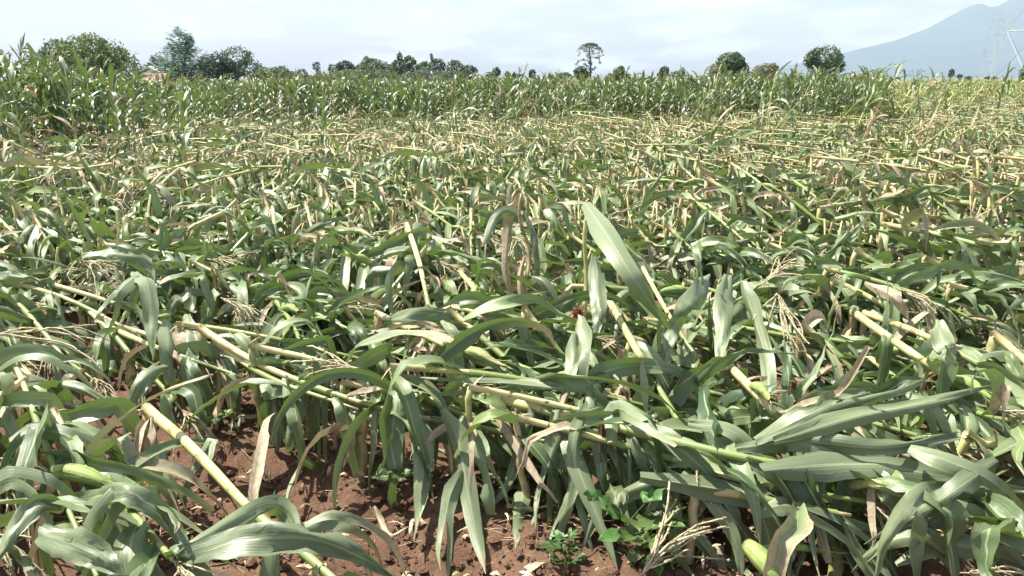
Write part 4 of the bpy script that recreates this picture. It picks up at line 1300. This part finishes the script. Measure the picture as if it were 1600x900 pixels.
# --- fill the rows
frng = random.Random(21)
spots = []
for k_ in range(-1, 60):
    s0 = ROW0 + ROWD * k_
    u = -70.0
    while u < 70.0:
        u += 0.22 * frng.uniform(0.75, 1.3) * (1.0 if s0 < 13 else 1.25)
        x = RU.x * u + RN.x * (s0 + frng.gauss(0, 0.03)); y = RU.y * u + RN.y * (s0 + frng.gauss(0, 0.03))
        if y < 1.3: continue
        px, py, zc = proj((x, y, 0))
        if px < -190 or px > 1640 or (y < 6 and px > 1700): continue
        if y > wall_d(px) + 0.5: continue
        if k_ == -1 and (px > 130 or py > 1100): continue
        if k_ == 0 and (px > 1650 or py > 830 or (950 < px < 1500 and frng.random() < .5) or 1120 < px < 1460): continue
        if k_ == 1 and 1150 < px < 1430 and py > 650: continue
        if any((x - hx) ** 2 + (y - hy) ** 2 < 0.15 ** 2 for hx, hy in hero_pos): continue
        spots.append((math.hypot(x, y), x, y, px, py, k_))
spots.sort()
N_UNIQUE = 95
N_IND = 300 - len(HERO)


def zone_label(px, py, d, dry, tall):
    side = 'left' if px < 530 else ('centre' if px < 1070 else 'right')
    dep = 'foreground' if d < 3.6 else ('nearer' if d < 5.2 else 'middle')
    st = ('with bleached tan cane' if dry > 0.55 else 'with yellow-green cane') + (' on tall stump' if tall else ' on short stump')
    return f'flattened maize plant {st}, {dep} {side} of field'


variants = []; VDRY = []
for i in range(30):
    rng = random.Random(500 + i)
    VDRY.append(rng.choice((.05, .1, .3, 1.)))
    variants.append(broken_plant(rng, 0.0, hb=rng.uniform(0.30, 0.55), L=rng.uniform(.7, 1.1), slope=rng.uniform(-1.6, -0.3) if i % 2 else rng.uniform(-.5, .05), nleaf=19, lw=rng.uniform(.05, .078), maxl=.52, skip=.06,
                                 detail=1, lift=0.05, floor=lambda x, y, q_=i: 0.10 + .12 * mnoise.noise(Vector((x * 5, y * 5, q_))), dry=VDRY[-1], dryp=0.13, srad=0.0155, ))
vmesh = []
for v in variants:
    for n_, mb_, _ in v:
        if n_ == 'foliage': mb_.T = [np.stack([np.clip(t[:, 0] + .14, 0, 1), t[:, 1] + .03, np.clip(t[:, 2] + .08, 0, 1)], 1) for t in mb_.T]
    vmesh.append([(n_, mb_.mesh(n_, MAT_OF[MATS[n_]])) for n_, mb_, _ in v])
far_items = []
lowv = []
for i in range(36):
    rng = random.Random(900 + i)
    dr = rng.choice((.1, .3, .5, .5))
    parts = broken_plant(rng, 0.0, hb=rng.uniform(0.30, 0.62), L=rng.uniform(.6, 1.0), slope=rng.uniform(-1.7, -0.3) if i % 3 else rng.uniform(-.5, 0), nleaf=rng.choice((9, 11, 13)), lw=.062, maxl=.48, skip=.06,
                         detail=0, lift=0.04, floor=lambda x, y, q_=i: 0.11 + .12 * mnoise.noise(Vector((x * 5, y * 5, q_))), dry=dr, dryp=0.18, srad=0.0165, tassel=rng.random() < 0.6)
    lowv.append([(mb_.arrays(), MATS[n_]) for n_, mb_, _ in parts])
leafy = []; bare = []; upr = []
for i in range(30):
    rng = random.Random(1700 + i)
    k3 = i % 3
    parts = broken_plant(rng, 0.0, hb=rng.uniform(0.2, 0.5), L=rng.uniform(0.8, 1.3) if k3 else rng.uniform(.5, 1.0),
                         slope=(rng.uniform(0.5, 1.8), rng.uniform(-.3, .1), rng.uniform(-.2, .1))[k3], nleaf=(8, 12, 4)[k3], detail=0, lift=0.06,
                         floor=lambda x, y, q_=i: 0.2 + .12 * mnoise.noise(Vector((x * 5, y * 5, q_))), dry=(.2, .1, .5)[k3], dryp=(.15, .06, .4)[k3], srad=.014, lw=(.05, .085, .06)[k3], tassel=k3 != 2)
    (upr, leafy, bare)[k3].append([(mb_.arrays(), MATS[n_]) for n_, mb_, _ in parts])


def place_arr(items_out, arrs, x, y, z, rz, sc_, tilt, rng, dvar):
    c, s = math.cos(rz), math.sin(rz)
    for (V, Q, U, T), mi in arrs:
        W_ = V * sc_
        W_ = W_ + np.stack([W_[:, 2] * tilt[0], W_[:, 2] * tilt[1], np.zeros(len(W_))], 1)
        X = W_[:, 0] * c - W_[:, 1] * s + x; Y = W_[:, 0] * s + W_[:, 1] * c + y
        T2 = T.copy()
        if mi == 0:
            T2[:, 0] = np.clip(T2[:, 0] + dvar[0], 0, 1); T2[:, 1] = T2[:, 1] + dvar[1]; T2[:, 2] = np.clip(T2[:, 2] + dvar[2], 0, 1)
        items_out.append((np.stack([X, Y, W_[:, 2] + z], 1), Q, U, T2, mi))


for idx, (d, x, y, px, py, k_) in enumerate(spots):
    rng = random.Random(int(x * 977) ^ int(y * 1301))
    phi = phi_field(px, rng)
    if k_ == 0: phi = R(rng.gauss(-6, 12)) if px > 250 else R(rng.gauss(-30, 15))
    if k_ == 1 and px < 1000: phi = R(rng.gauss(-28, 16))
    if k_ == -1: phi = R(rng.gauss(-42, 14))
    z = gz1(x, y)
    if idx < N_UNIQUE:
        hb = rng.uniform(0.26, 0.46) if k_ > 0 else rng.uniform(.28, .42); dry = rng.choice((.05, .1, .2, .4, 1.))
        open_ = k_ <= 0
        fl = (lambda ox, oy, oz, e: (lambda a, b: gz1(a + ox, b + oy) - oz + e + .35 * e * mnoise.noise(Vector((a * 5, b * 5, ox)))))(x, y, z, (0.2 if (k_ == 0 and px > 930) else 0.01) if open_ else rng.uniform(0.08, 0.26))
        parts = broken_plant(rng, phi, hb=hb, L=rng.uniform(1.0, 1.35) if open_ else rng.uniform(.8, 1.15), slope=rng.uniform(-0.12, 0.02) if open_ else (rng.uniform(-1.3, -0.2) if px < 1000 else rng.uniform(-.6, 0)),
                             nleaf=(8 if (k_ == 0 and px < 660) else (9 if k_ == -1 else rng.choice((17, 20, 23)))), floor=fl, lift=0.2 if open_ else 0.10, detail=2, dry=dry, srad=rng.uniform(0.011, 0.0155), maxl=rng.uniform(.52, .68), lw=rng.uniform(.058, .09), skip=.06)
        root = empty('broken_maize_plant', (x, y, z), zone_label(px, py, d, dry, hb > .38), 'maize plant', GRP)
        instance_parts(root, parts, True)
    elif idx < N_IND:
        vi = rng.randrange(len(vmesh) // 2) * 2 + (1 if rng.random() < (.85 if px < 1000 else .3) else 0)
        dryv = vmesh[vi]
        hb = max(variants[vi][0][1].arrays()[0][:, 2])
        root = empty('broken_maize_plant', (x, y, z), '', 'maize plant', GRP)
        root['label'] = zone_label(px, py, d, 0.9 if VDRY[vi] > .5 else 0.1, hb > .42)
        root.rotation_euler = (rng.gauss(0, .06), rng.gauss(0, .06), phi)
        s_ = rng.uniform(0.9, 1.12); root.scale = (s_, s_, s_)
        for n_, m_ in dryv:
            obj(n_, m_, root)
    else:
        tilt = (rng.gauss(0, .1), rng.gauss(0, .1))
        pn = float(vnoise(x * .55, y * .45, 31)) + .4 * float(vnoise(x * 1.6, y * 1.3, 32)) + rng.gauss(0, .08)
        pool = leafy if pn > .10 else (bare if pn < -.18 else lowv)
        if rng.random() < .035 and d > 9.5: pool = upr
        place_arr(far_items, rng.choice(pool), x, y, z, phi, rng.uniform(0.85, 1.15), tilt, rng,
                  (rng.gauss(.22, .12), 0.3 if rng.random() < 0.24 else rng.uniform(0, .10), 0.25 * rng.random()))
o = obj('flattened_maize', merge_mesh('flattened_maize', far_items))
tag(o, 'dense mat of yellow and green flattened maize stretching back to the upright rows', 'flattened maize', None, 'stuff')
print('spots', len(spots), 'far quads', sum(len(i[1]) for i in far_items))


# --- upright maize
def standing_plant(rng, H=1.6, detail=1, wind=0.25, dryp=0.05, yel=0.0, nleaf=11, lw=0.085, ns=5):
    out = []
    lean = Vector((wind * rng.uniform(0.1, 0.8), rng.gauss(0, 0.08), 0))
    pts = [Vector((lean.x * t * t * H * .5, lean.y * t * t * H, H * 0.9 * t)) for t in [i / 5 for i in range(6)]]
    pts[0].z = -0.03
    mb = MB(); tube(mb, pts, [0.014 * (1.1 - .75 * i / 5) for i in range(6)], ns, [(rng.random() * .3, 0.1 + 0.3 * (i < 2), 0.3) for i in range(6)])
    out.append(('stalk', mb))
    fol = MB()
    az = rng.uniform(0, math.pi)
    for i in range(nleaf):
        t = 0.14 + 0.84 * i / nleaf
        k_ = min(4, int(t * 5)); q = pts[k_].lerp(pts[k_ + 1], t * 5 - k_)
        a = az + (math.pi if i % 2 else 0) + rng.gauss(0, 0.45)
        upness = 0.9 + 1.3 * t
        d = Vector((math.cos(a) + wind * 1.3, math.sin(a), upness))
        Ll = H * 0.42 * math.sin(math.pi * (0.2 + 0.7 * t)) ** 0.6 * rng.uniform(0.75, 1.15)
        low = t < 0.35
        blade(fol, q, d, Vector((0, 0, 1)), Ll, lw * rng.uniform(.8, 1.2), 7 if detail else 4, 3 if detail else 2, rng,
              ftint(rng, dryp + (0.3 if low else 0), yel), grav=rng.uniform(0.7, 1.5) * (1.3 if low else 1), twist=rng.gauss(0, .8), fold=.22, wav=.06,
              kink=rng.uniform(.3, .7) if rng.random() < .2 else None)
    out.append(('foliage', fol))
    if rng.random() < 0.35:
        out.append(('tassel', tassel_mb(pts[-1], pts[-1] - pts[-2] + Vector((wind * .1, 0, 0)), rng, 0.17, 5 if detail else 2, .35, (0.24, 0.24, 0.12), 0.004, 3, 3)))
    return out


srng = random.Random(77)
sspots = []
for side_ in (0, 1):
    for r_ in range(0, 70):
        if side_ == 0:
            dep = r_ * 0.62 if r_ < 12 else 7.4 + (r_ - 12) * 1.7
            step = 0.23 if r_ < 5 else (0.34 if r_ < 12 else 0.8)
        else:
            dep = r_ * 0.8 if r_ < 12 else 9.6 + (r_ - 12) * 2.6
            step = 0.30 if r_ < 6 else (0.45 if r_ < 12 else 1.1)
        X = -60.0
        while X < 80:
            X += step * srng.uniform(.7, 1.35)
            # front distance depends on where the plant is seen
            y = 27.0
            for _ in range(3):
                px = 800 + F * X / (y * math.cos(PITCH))
                y = wall_d(px) + dep
            px = 800 + F * X / (y * math.cos(PITCH))
            if px < -60 or px > 1660: continue
            if (px > 1376) != (side_ == 1): continue
            if r_ == 0 and srng.random() < 0.12: continue
            ragged = 0.5 * float(vnoise(X * .5, 3, 5)) if r_ < 3 else 0
            sspots.append((X, y + ragged + srng.gauss(0, .1), px, dep, r_))
sv_mesh = {}
def svariants(key, n, **kw):
    res = []
    for i in range(n):
        rng = random.Random(hash(key) % 1000 + i * 17 if not isinstance(key, str) else sum(map(ord, key)) + i * 17)
        res.append(standing_plant(rng, H=1.0, **kw))
    return res
SVN = svariants('near', 22, detail=1, wind=0.22, nleaf=12, lw=0.064)
SVF = svariants('far', 14, detail=0, wind=0.15, nleaf=9, lw=0.064, ns=4)
SVY = svariants('yellow', 16, detail=1, wind=0.12, nleaf=12, lw=0.055, dryp=0.15, yel=1.0)
for v in SVN:
    for n_, m_ in v:
        if n_ == 'foliage':
            m_.T = [t * np.array([[.2, .7, .3]]) for t in m_.T]
SVM = [[(n_, m_.mesh(n_, MAT_OF[MATS[n_]])) for n_, m_ in v] for v in SVN]
for v in SVY:
    for n_, m_ in v:
        if n_ == 'foliage':
            m_.T = [np.stack([np.clip(t[:, 0] + .25, 0, 1), t[:, 1] * .8, np.full(len(t), 1.0)], 1) for t in m_.T]
SYM = [[(n_, m_.mesh(n_, MAT_OF[MATS[n_]])) for n_, m_ in v] for v in SVY]
arr = lambda vs_: [[(m_.arrays(), MATS[n_]) for n_, m_ in v] for v in vs_]
AN, AF, AY = arr(SVN), arr(SVF), arr(SVY)

# survivors standing inside the flattened part: px, py foot, py top
SURV = [(290, 262, 128, 'leafy upright maize plant left alone in front of the upright rows at left', 0),
        (505, 238, 150, 'upright maize plant standing alone left of centre in the flattened field', 0),
        (522, 200, 142, 'bright green upright maize plant close before the rows left of centre', .6),
        (438, 200, 152, 'dead pink-tan upright maize plant before the rows at left', 1.0),
        (548, 205, 160, 'small dead orange-tan maize plant before the rows left of centre', 1.0),
        (806, 235, 162, 'thin dark upright maize stem standing alone at centre', 0),
        (812, 330, 250, 'short upright maize stem behind the twisted dark one', 0),
        (645, 238, 170, 'narrow upright maize plant between the lone one and the centre stem', 0),
        (1000, 215, 150, 'narrow upright maize plant right of the centre stem', 0),
        (1105, 245, 160, 'upright maize plant before the rows below the domed tree', 0),
        (1335, 215, 96, 'tall windblown maize plant in front of the open round-crowned tree', 0),
        (1360, 200, 92, 'tall windblown maize plant streaming right at the end of the dark rows', 0),
        (1345, 225, 150, 'dead bleached maize plant in a fan at the end of the dark rows', 1.0),
        (1412, 190, 112, 'wind-bent maize plant dark against the mountain, left one of four', 0),
        (1440, 188, 105, 'wind-bent maize plant dark against the mountain, tallest of four', 0),
        (1462, 186, 118, 'wind-bent maize plant dark against the mountain, third of four', 0),
        (1500, 184, 120, 'wind-bent maize plant dark against the mountain, right one of four', 0),
        (1555, 195, 106, 'wind-bent maize plant leaning right at the right edge before the nearest pylon', 0),
        (1198, 195, 100, 'wind-bent maize plant sticking up right of the domed tree', 0),
        (1262, 190, 98, 'thick wind-bent maize plant left of the open round-crowned tree', 0),
        (1100, 195, 88, 'thin maize plant with a spire-like top left of the domed tree', 0),
        (18, 225, 90, 'tall maize plant leaning at the left edge', 0),
        (52, 222, 72, 'tallest maize plant of the left corner with a brown tassel', 0),
        (75, 222, 88, 'tall maize plant next to the tallest one in the left corner', 0),
        (1320, 330, 235, 'upright dark maize stem with a pale dead leaf at right', .3),
        (232, 300, 225, 'short upright maize remnant at left before the leafy one', .2),
        (90, 330, 262, 'short upright maize remnant near the left edge', .2),
        (1500, 250, 180, 'upright maize remnant at the right before the yellow field', .1),
        (935, 235, 180, 'short upright maize remnant right of the centre stem', .1)]
SG = 'maize plants still upright'
nS = 0
for px, yb, yt, lab, dr in SURV:
    g = G(px, yb, .3 if px < 1376 else .15); g.z = 0; rng = random.Random(px)
    zt = P(px, yt, zc_of(g)).z
    root = empty('upright_maize_plant', (g.x, g.y, gz1(g.x, g.y)), lab, 'maize plant', SG)
    wind = 0.25 if px < 1090 else 0.9
    parts = standing_plant(rng, H=1.0, detail=1, wind=wind * rng.uniform(.5, 1.1), nleaf=9 if 'thin' in lab or 'narrow' in lab or 'stem' in lab else 12,
                           lw=0.03 if ('thin' in lab or 'stem' in lab) else 0.055, dryp=dr, yel=0.8 if dr == .6 else 0)
    if dr == 1.0:
        for n_, m_ in parts:
            m_.T = [np.tile((0.5, 1.0, 0.0), (len(t), 1)) if n_ != 'tassel' else t for t in m_.T]
    for n_, m_ in parts:
        obj(n_, m_.mesh(n_, MAT_OF[MATS[n_]]), root)
    root.scale = (zt, zt, zt * 1.0)
    if 'thin' in lab or 'stem' in lab: root.scale = (zt * .6, zt * .6, zt)
    nS += 1

for i in range(62):
    px = srng.uniform(-20, 1360) if i < 36 else srng.uniform(-30, 190); y = wall_d(px) - srng.uniform(.3, 4.5) * (1 if i < 36 else .8)
    sspots.append(((px - 800) / F * y * math.cos(PITCH), y, px, 0, 0))
order = sorted(range(len(sspots)), key=lambda i: math.hypot(sspots[i][0], sspots[i][1]) + 3.0 * sspots[i][4])
indiv = set(order[:300 - nS])
st_items = []
ZL = [(-1e9, 130, 'in the nearer left corner of the standing rows'), (130, 330, 'in the standing rows below the creeper-covered and feathery trees'),
      (330, 560, 'in the standing rows left of the long tree clump'), (560, 760, 'in the standing rows below the long tree clump'),
      (760, 1000, 'in the standing rows around the papaya'), (1000, 1180, 'in the standing rows below the domed tree'),
      (1180, 1376, 'in the standing rows below the open round-crowned tree'), (1376, 1e9, 'in the yellower rows before the mountain')]
for i, (x, y, px, dep, r_) in enumerate(sspots):
    rng = random.Random(i * 31 + 5)
    H = wall_h(px) * (rng.uniform(0.80, 1.09) if rng.random() < .94 else rng.uniform(1.08, 1.2))
    H *= 1 + 0.16 * float(vnoise(x * .35, y * .2, 8))
    yel = px > 1376
    if yel and dep > 12: H *= 0.97
    rz = rng.gauss(0, .35)
    if i in indiv:
        v = rng.choice(SYM if yel else SVM)
        where = next(t for a, b, t in ZL if a <= px < b)
        root = empty('upright_maize_plant', (x, y, gz1(x, y)), ('yellowish ' if yel else 'green ') + 'upright maize plant ' + where, 'maize plant', SG)
        root.rotation_euler.z = rz; root.scale = (H, H, H)
        for n_, m_ in v: obj(n_, m_, root)
    else:
        A = AY if (yel and dep < 25) else (AF if dep > 5 else AN)
        if yel and dep >= 25: A = AF
        place_arr(st_items, rng.choice(A), x, y, 0, rz, H, (0, 0), rng, (rng.gauss(-.38, .14) if not yel else rng.gauss(0, .1), 0.10 if yel else rng.uniform(0, .05), 0.5 if yel else (0.45 if rng.random() < .05 else 0)))
o = obj('standing_maize', merge_mesh('standing_maize', st_items))
tag(o, 'rows of upright maize reaching back towards the trees behind the front plants', 'standing maize', None, 'stuff')
print('standing', len(sspots), sum(len(i[1]) for i in st_items))


# ------------------------------------------------------------------ clods, stones and litter on the bare soil
crng = random.Random(4)
mb = MB()
ico = [(0, 0, 1), (.89, 0, .45), (.28, .85, .45), (-.72, .53, .45), (-.72, -.53, .45), (.28, -.85, .45)]
for i in range(3000):
    px = crng.uniform(120, 1250); py = crng.uniform(560, 930)
    g = G(px, py); r_ = 0.004 + 0.016 * crng.random() ** 3
    z = gz1(g.x, g.y)
    n_ = 6
    V = []
    an0 = crng.uniform(0, 6)
    sx, sy, sz = crng.uniform(.7, 1.3), crng.uniform(.7, 1.3), crng.uniform(.5, 1)
    for a, b in ((-.5, .75), (.35, 1.0), (.95, .45)):
        for j in range(n_):
            q = 2 * math.pi * j / n_ + an0 + a
            rr_ = r_ * b * crng.uniform(.75, 1.25)
            V.append((g.x + math.cos(q) * rr_ * sx, g.y + math.sin(q) * rr_ * sy, z + r_ * a * sz))
    Q = [(i_ * n_ + j, i_ * n_ + (j + 1) % n_, (i_ + 1) * n_ + (j + 1) % n_, (i_ + 1) * n_ + j) for i_ in range(2) for j in range(n_)]
    V.append(tuple(np.mean(np.array(V[12:18]), 0) + np.array([0, 0, r_ * .1])))
    Q += [(12, 13, 14, 18), (14, 15, 16, 18), (16, 17, 12, 18)]
    mb.add(V, Q, np.zeros((19, 2)), (1, 1, 1))
tag(obj('soil_clods', mb.mesh('soil_clods', M_SOIL, False)), 'crumbly red-brown clods scattered over the bare furrow', 'clods', None, 'stuff')

mb = MB()
for i in range(900):
    px = crng.uniform(120, 1250); py = crng.uniform(560, 930)
    g = G(px, py); z = gz1(g.x, g.y) + 0.008
    a = crng.uniform(0, 6.28); L_ = crng.uniform(.015, .09)
    d = Vector((math.cos(a), math.sin(a), crng.uniform(-.1, .25)))
    p0 = Vector((g.x, g.y, z)); c = crng.choice(((0.42, 0.33, 0.2), (0.3, 0.2, 0.12), (0.5, 0.42, 0.28), (.2, .24, .1)))
    if crng.random() < .6:
        tube(mb, [p0, p0 + d * L_ * .5 + Vector((0, 0, .003)), p0 + d * L_], [.0012] * 3, 3, c, cap=False)
    else:
        strip(mb, catmull([p0, p0 + d * L_ * .5 + Vector((0, 0, .012)), p0 + d * L_], 5), [Vector((-d.y, d.x, .2))] * 6, crng.uniform(.006, .022), 3, c, .3, .2, crng, 'oval')
tag(obj('plant_litter', mb.mesh('plant_litter', M_TASSEL)), 'dry straw bits and leaf scraps lying on the bare soil', 'litter', None, 'stuff')

# a few curled dry leaves on the soil
for i, (pts, W, t, lab) in enumerate([
        ([(585, 790, .06), (592, 815, .03), (612, 835, .03), (640, 822, .06)], .035, (.3, 1., 0), 'curled orange-tan dead leaf on the soil under the small seedling'),
        ([(455, 690, .12), (470, 720, .08), (452, 770, .03), (448, 800, .01)], .028, (.9, .2, 0), 'narrow pale leaf hanging over the shaded edge of the bare soil'),
        ([(820, 905, .02), (850, 880, .03), (900, 870, .02)], .05, (.3, .9, 0), 'brown dead leaf scrap on the soil near the bottom edge'),
        ([(1095, 865, .03), (1120, 870, .05), (1150, 895, .02)], .09, (.2, 1., 0), 'dark brown dead leaf lying beside the big loose tassel')]):
    g = gp(pts[0]); pp = catmull([gp(a) for a in pts], 12)
    lb = MB(); rng = random.Random(i)
    strip(lb, pp, [nrm(nrm(pp[min(k_ + 1, 12)] - pp[max(0, k_ - 1)]).cross(nrm(pp[k_] - CAM)) + Vector((0, 0, .5 * math.sin(k_ * .6)))) for k_ in range(13)], W, 5, t, .5, .12, rng, 'maize')
    tag(obj('dead_leaf', lb.mesh('dead_leaf', M_LEAF, origin=tuple(g)), None, g), lab, 'leaf')

# ------------------------------------------------------------------ broad-leaved weeds
def weed(px, py, h, n, ls, lab, seed, colr=(0.085, 0.155, 0.045), spread=.06, cut=False):
    rng = random.Random(seed)
    g = G(px, py); z = gz1(g.x, g.y)
    root = empty('weed', (g.x, g.y, z), lab, 'weed', 'broad-leaved weeds on the soil')
    st = MB(); tips = []
    for k_ in range(max(1, n // 4)):
        a = rng.uniform(0, 6.28); e = Vector((math.cos(a) * spread * rng.random(), math.sin(a) * spread * rng.random(), h * rng.uniform(.7, 1)))
        pp = catmull([(0, 0, -.01), tuple(e * .5 + Vector((.005, 0, 0))), tuple(e)], 6)
        tube(st, pp, [.0022, .002, .002, .0018, .0016, .0014, .0012], 5, (0.16, .2, .06)); tips.append(pp)
    for i in range(n):
        pp = tips[i % len(tips)]; q = pp[rng.randrange(2, 7)]
        a = rng.uniform(0, 6.28) if i else -1.4; d = Vector((math.cos(a), math.sin(a), rng.uniform(.1, .9)))
        q2 = q + nrm(d) * ls * .5
        tube(st, [q, q2], [.0011, .0009], 4, (0.16, .2, .06), cap=False)
        lb = MB(); c = tuple(x * rng.uniform(.75, 1.2) for x in colr)
        le = ls * rng.uniform(.7, 1.15)
        if cut:
            for q_ in (-.7, 0, .7):
                d2 = Vector((d.x * math.cos(q_) - d.y * math.sin(q_), d.x * math.sin(q_) + d.y * math.cos(q_), d.z))
                blade(lb, q2, d2, Vector((0, 0, 1)), le * .8, le * .32, 6, 5, rng, c, 1.2 * .08 / le, None, .3, .2, .05, 'oval')
        else:
            blade(lb, q2, d, Vector((0, 0, 1)), le, le * .68, 8, 7, rng, c, 1.4 * .1 / le, None, .4, .14, .05, 'oval')
        obj('leaf', lb.mesh('leaf', M_WEED), root)
    obj('stem', st.mesh('stem', M_WEED), root)


weed(612, 790, .16, 5, .085, 'small seedling with heart-shaped leaves beside the big hanging leaf', 1, (.075, .135, .045), .03)
weed(332, 690, .12, 9, .055, 'little green weed below the bare stumps at left', 2, (.09, .15, .05), .05, True)
weed(452, 800, .05, 3, .05, 'tiny grey-leaved weed in the shade left of the middle soil', 3, (.14, .17, .10), .03)
weed(880, 905, .10, 16, .06, 'fern-like weed clump at the lower middle edge', 4, (.08, .14, .045), .09, True)
weed(985, 900, .20, 12, .11, 'tall bright green broad-leaved weed behind the big loose tassel', 5, (.085, .155, .04), .07)
weed(1015, 890, .12, 8, .08, 'lower broad-leaved weed right of the tall bright one', 6, (.12, .18, .06), .06)
weed(375, 620, .08, 6, .05, 'dim weed deep in the hollow right of the bare stumps', 7, (.09, .17, .05), .05, True)
weed(125, 600, .12, 10, .05, 'dark fern-like weed in the hollow at the left edge', 8, (.05, .11, .04), .07, True)


# ------------------------------------------------------------------ broken bits strewn over the flattened crop
brng = random.Random(12)
mb = MB()
for i in range(15000):
    py = 180 + 290 * brng.random() ** 1.35; px = brng.uniform(-40, 1640)
    if py > 300 and brng.random() < (py - 300) / 150: continue
    h = brng.uniform(.15, .44) if py < 280 else brng.uniform(.10, .30)
    g = G(px, py, h)
    if g.y > wall_d(px) + .3: continue
    a = phi_field(px, brng) + brng.gauss(0, .4)
    steep = px < 1000 + 150 * brng.gauss(0, 1)
    d = Vector((math.cos(a), math.sin(a), brng.uniform(-2.2, -.3) if steep else brng.uniform(-.8, .15))); d.normalize()
    k_ = brng.random()
    if k_ < .40:
        if k_ < .13: d = nrm(Vector((brng.gauss(0, .2), brng.gauss(0, .2), 1))); g.z = brng.uniform(.12, .3)
        L_ = brng.uniform(.10, .40) if k_ > .13 else brng.uniform(.12, .26); r_ = brng.uniform(.006, .013)
        if g.y < 6: r_ *= .8
        tube(mb, [g, g + d * L_ * .5 + rvec(brng) * .01, g + d * L_], [r_, r_ * .9, r_ * .7], 5, (lambda f, g_: (0.60 * f, 0.54 * f * g_, 0.27 * f * g_))(brng.uniform(.6, 1.1), brng.uniform(.88, 1.05)))
    elif k_ < .78:
        # limp blade tatters hanging from the tangle
        L_ = brng.uniform(.14, .38); g.z += .1
        v = rvec(brng); d = Vector((v.x * .5, v.y * .5, .1)); e = Vector((v.x * .3, v.y * .3, -1))
        c = brng.choice(((0.17, .25, .11), (.22, .28, .14), (.10, .18, .07), (.27, .30, .19), (.14, .21, .10), (0.46, 0.40, 0.26)))
        q = catmull([g, g + d * L_ * .3, g + d * L_ * .5 + e * L_ * .4, g + d * L_ * .5 + e * L_], 6)
        an = brng.uniform(-.9, .9)
        strip(mb, q, [Vector((math.cos(an), math.sin(an), 0))] * 7, brng.uniform(.025, .06) * (.8 if g.y < 6 else 1), 3, c, .3, .15, brng, 'maize')
    else:
        L_ = brng.uniform(.06, .28)
        c = brng.choice(((0.46, 0.38, 0.24), (0.38, 0.29, 0.18), (0.55, 0.5, 0.36), (.26, .30, .14), (.17, .24, .10), (.14, .21, .09)))
        v = rvec(brng)
        q = catmull([g, g + d * L_ * .5 + Vector((v.x * .04, v.y * .04, .03)), g + (d + v * .4) * L_ + Vector((0, 0, -.05))], 5)
        strip(mb, q, [rvec(brng)] + [nrm(Vector((-d.y, d.x, brng.uniform(-.6, .6))))] * 5, brng.uniform(.01, .045) * (.7 if g.y < 6 else 1), 3, c, .4, .25, brng, 'oval')
tag(obj('broken_stalk_bits', mb.mesh('broken_stalk_bits', M_TASSEL)), 'pale straw coloured scraps and short stalk bits strewn over the flattened maize', 'crop debris', None, 'stuff')
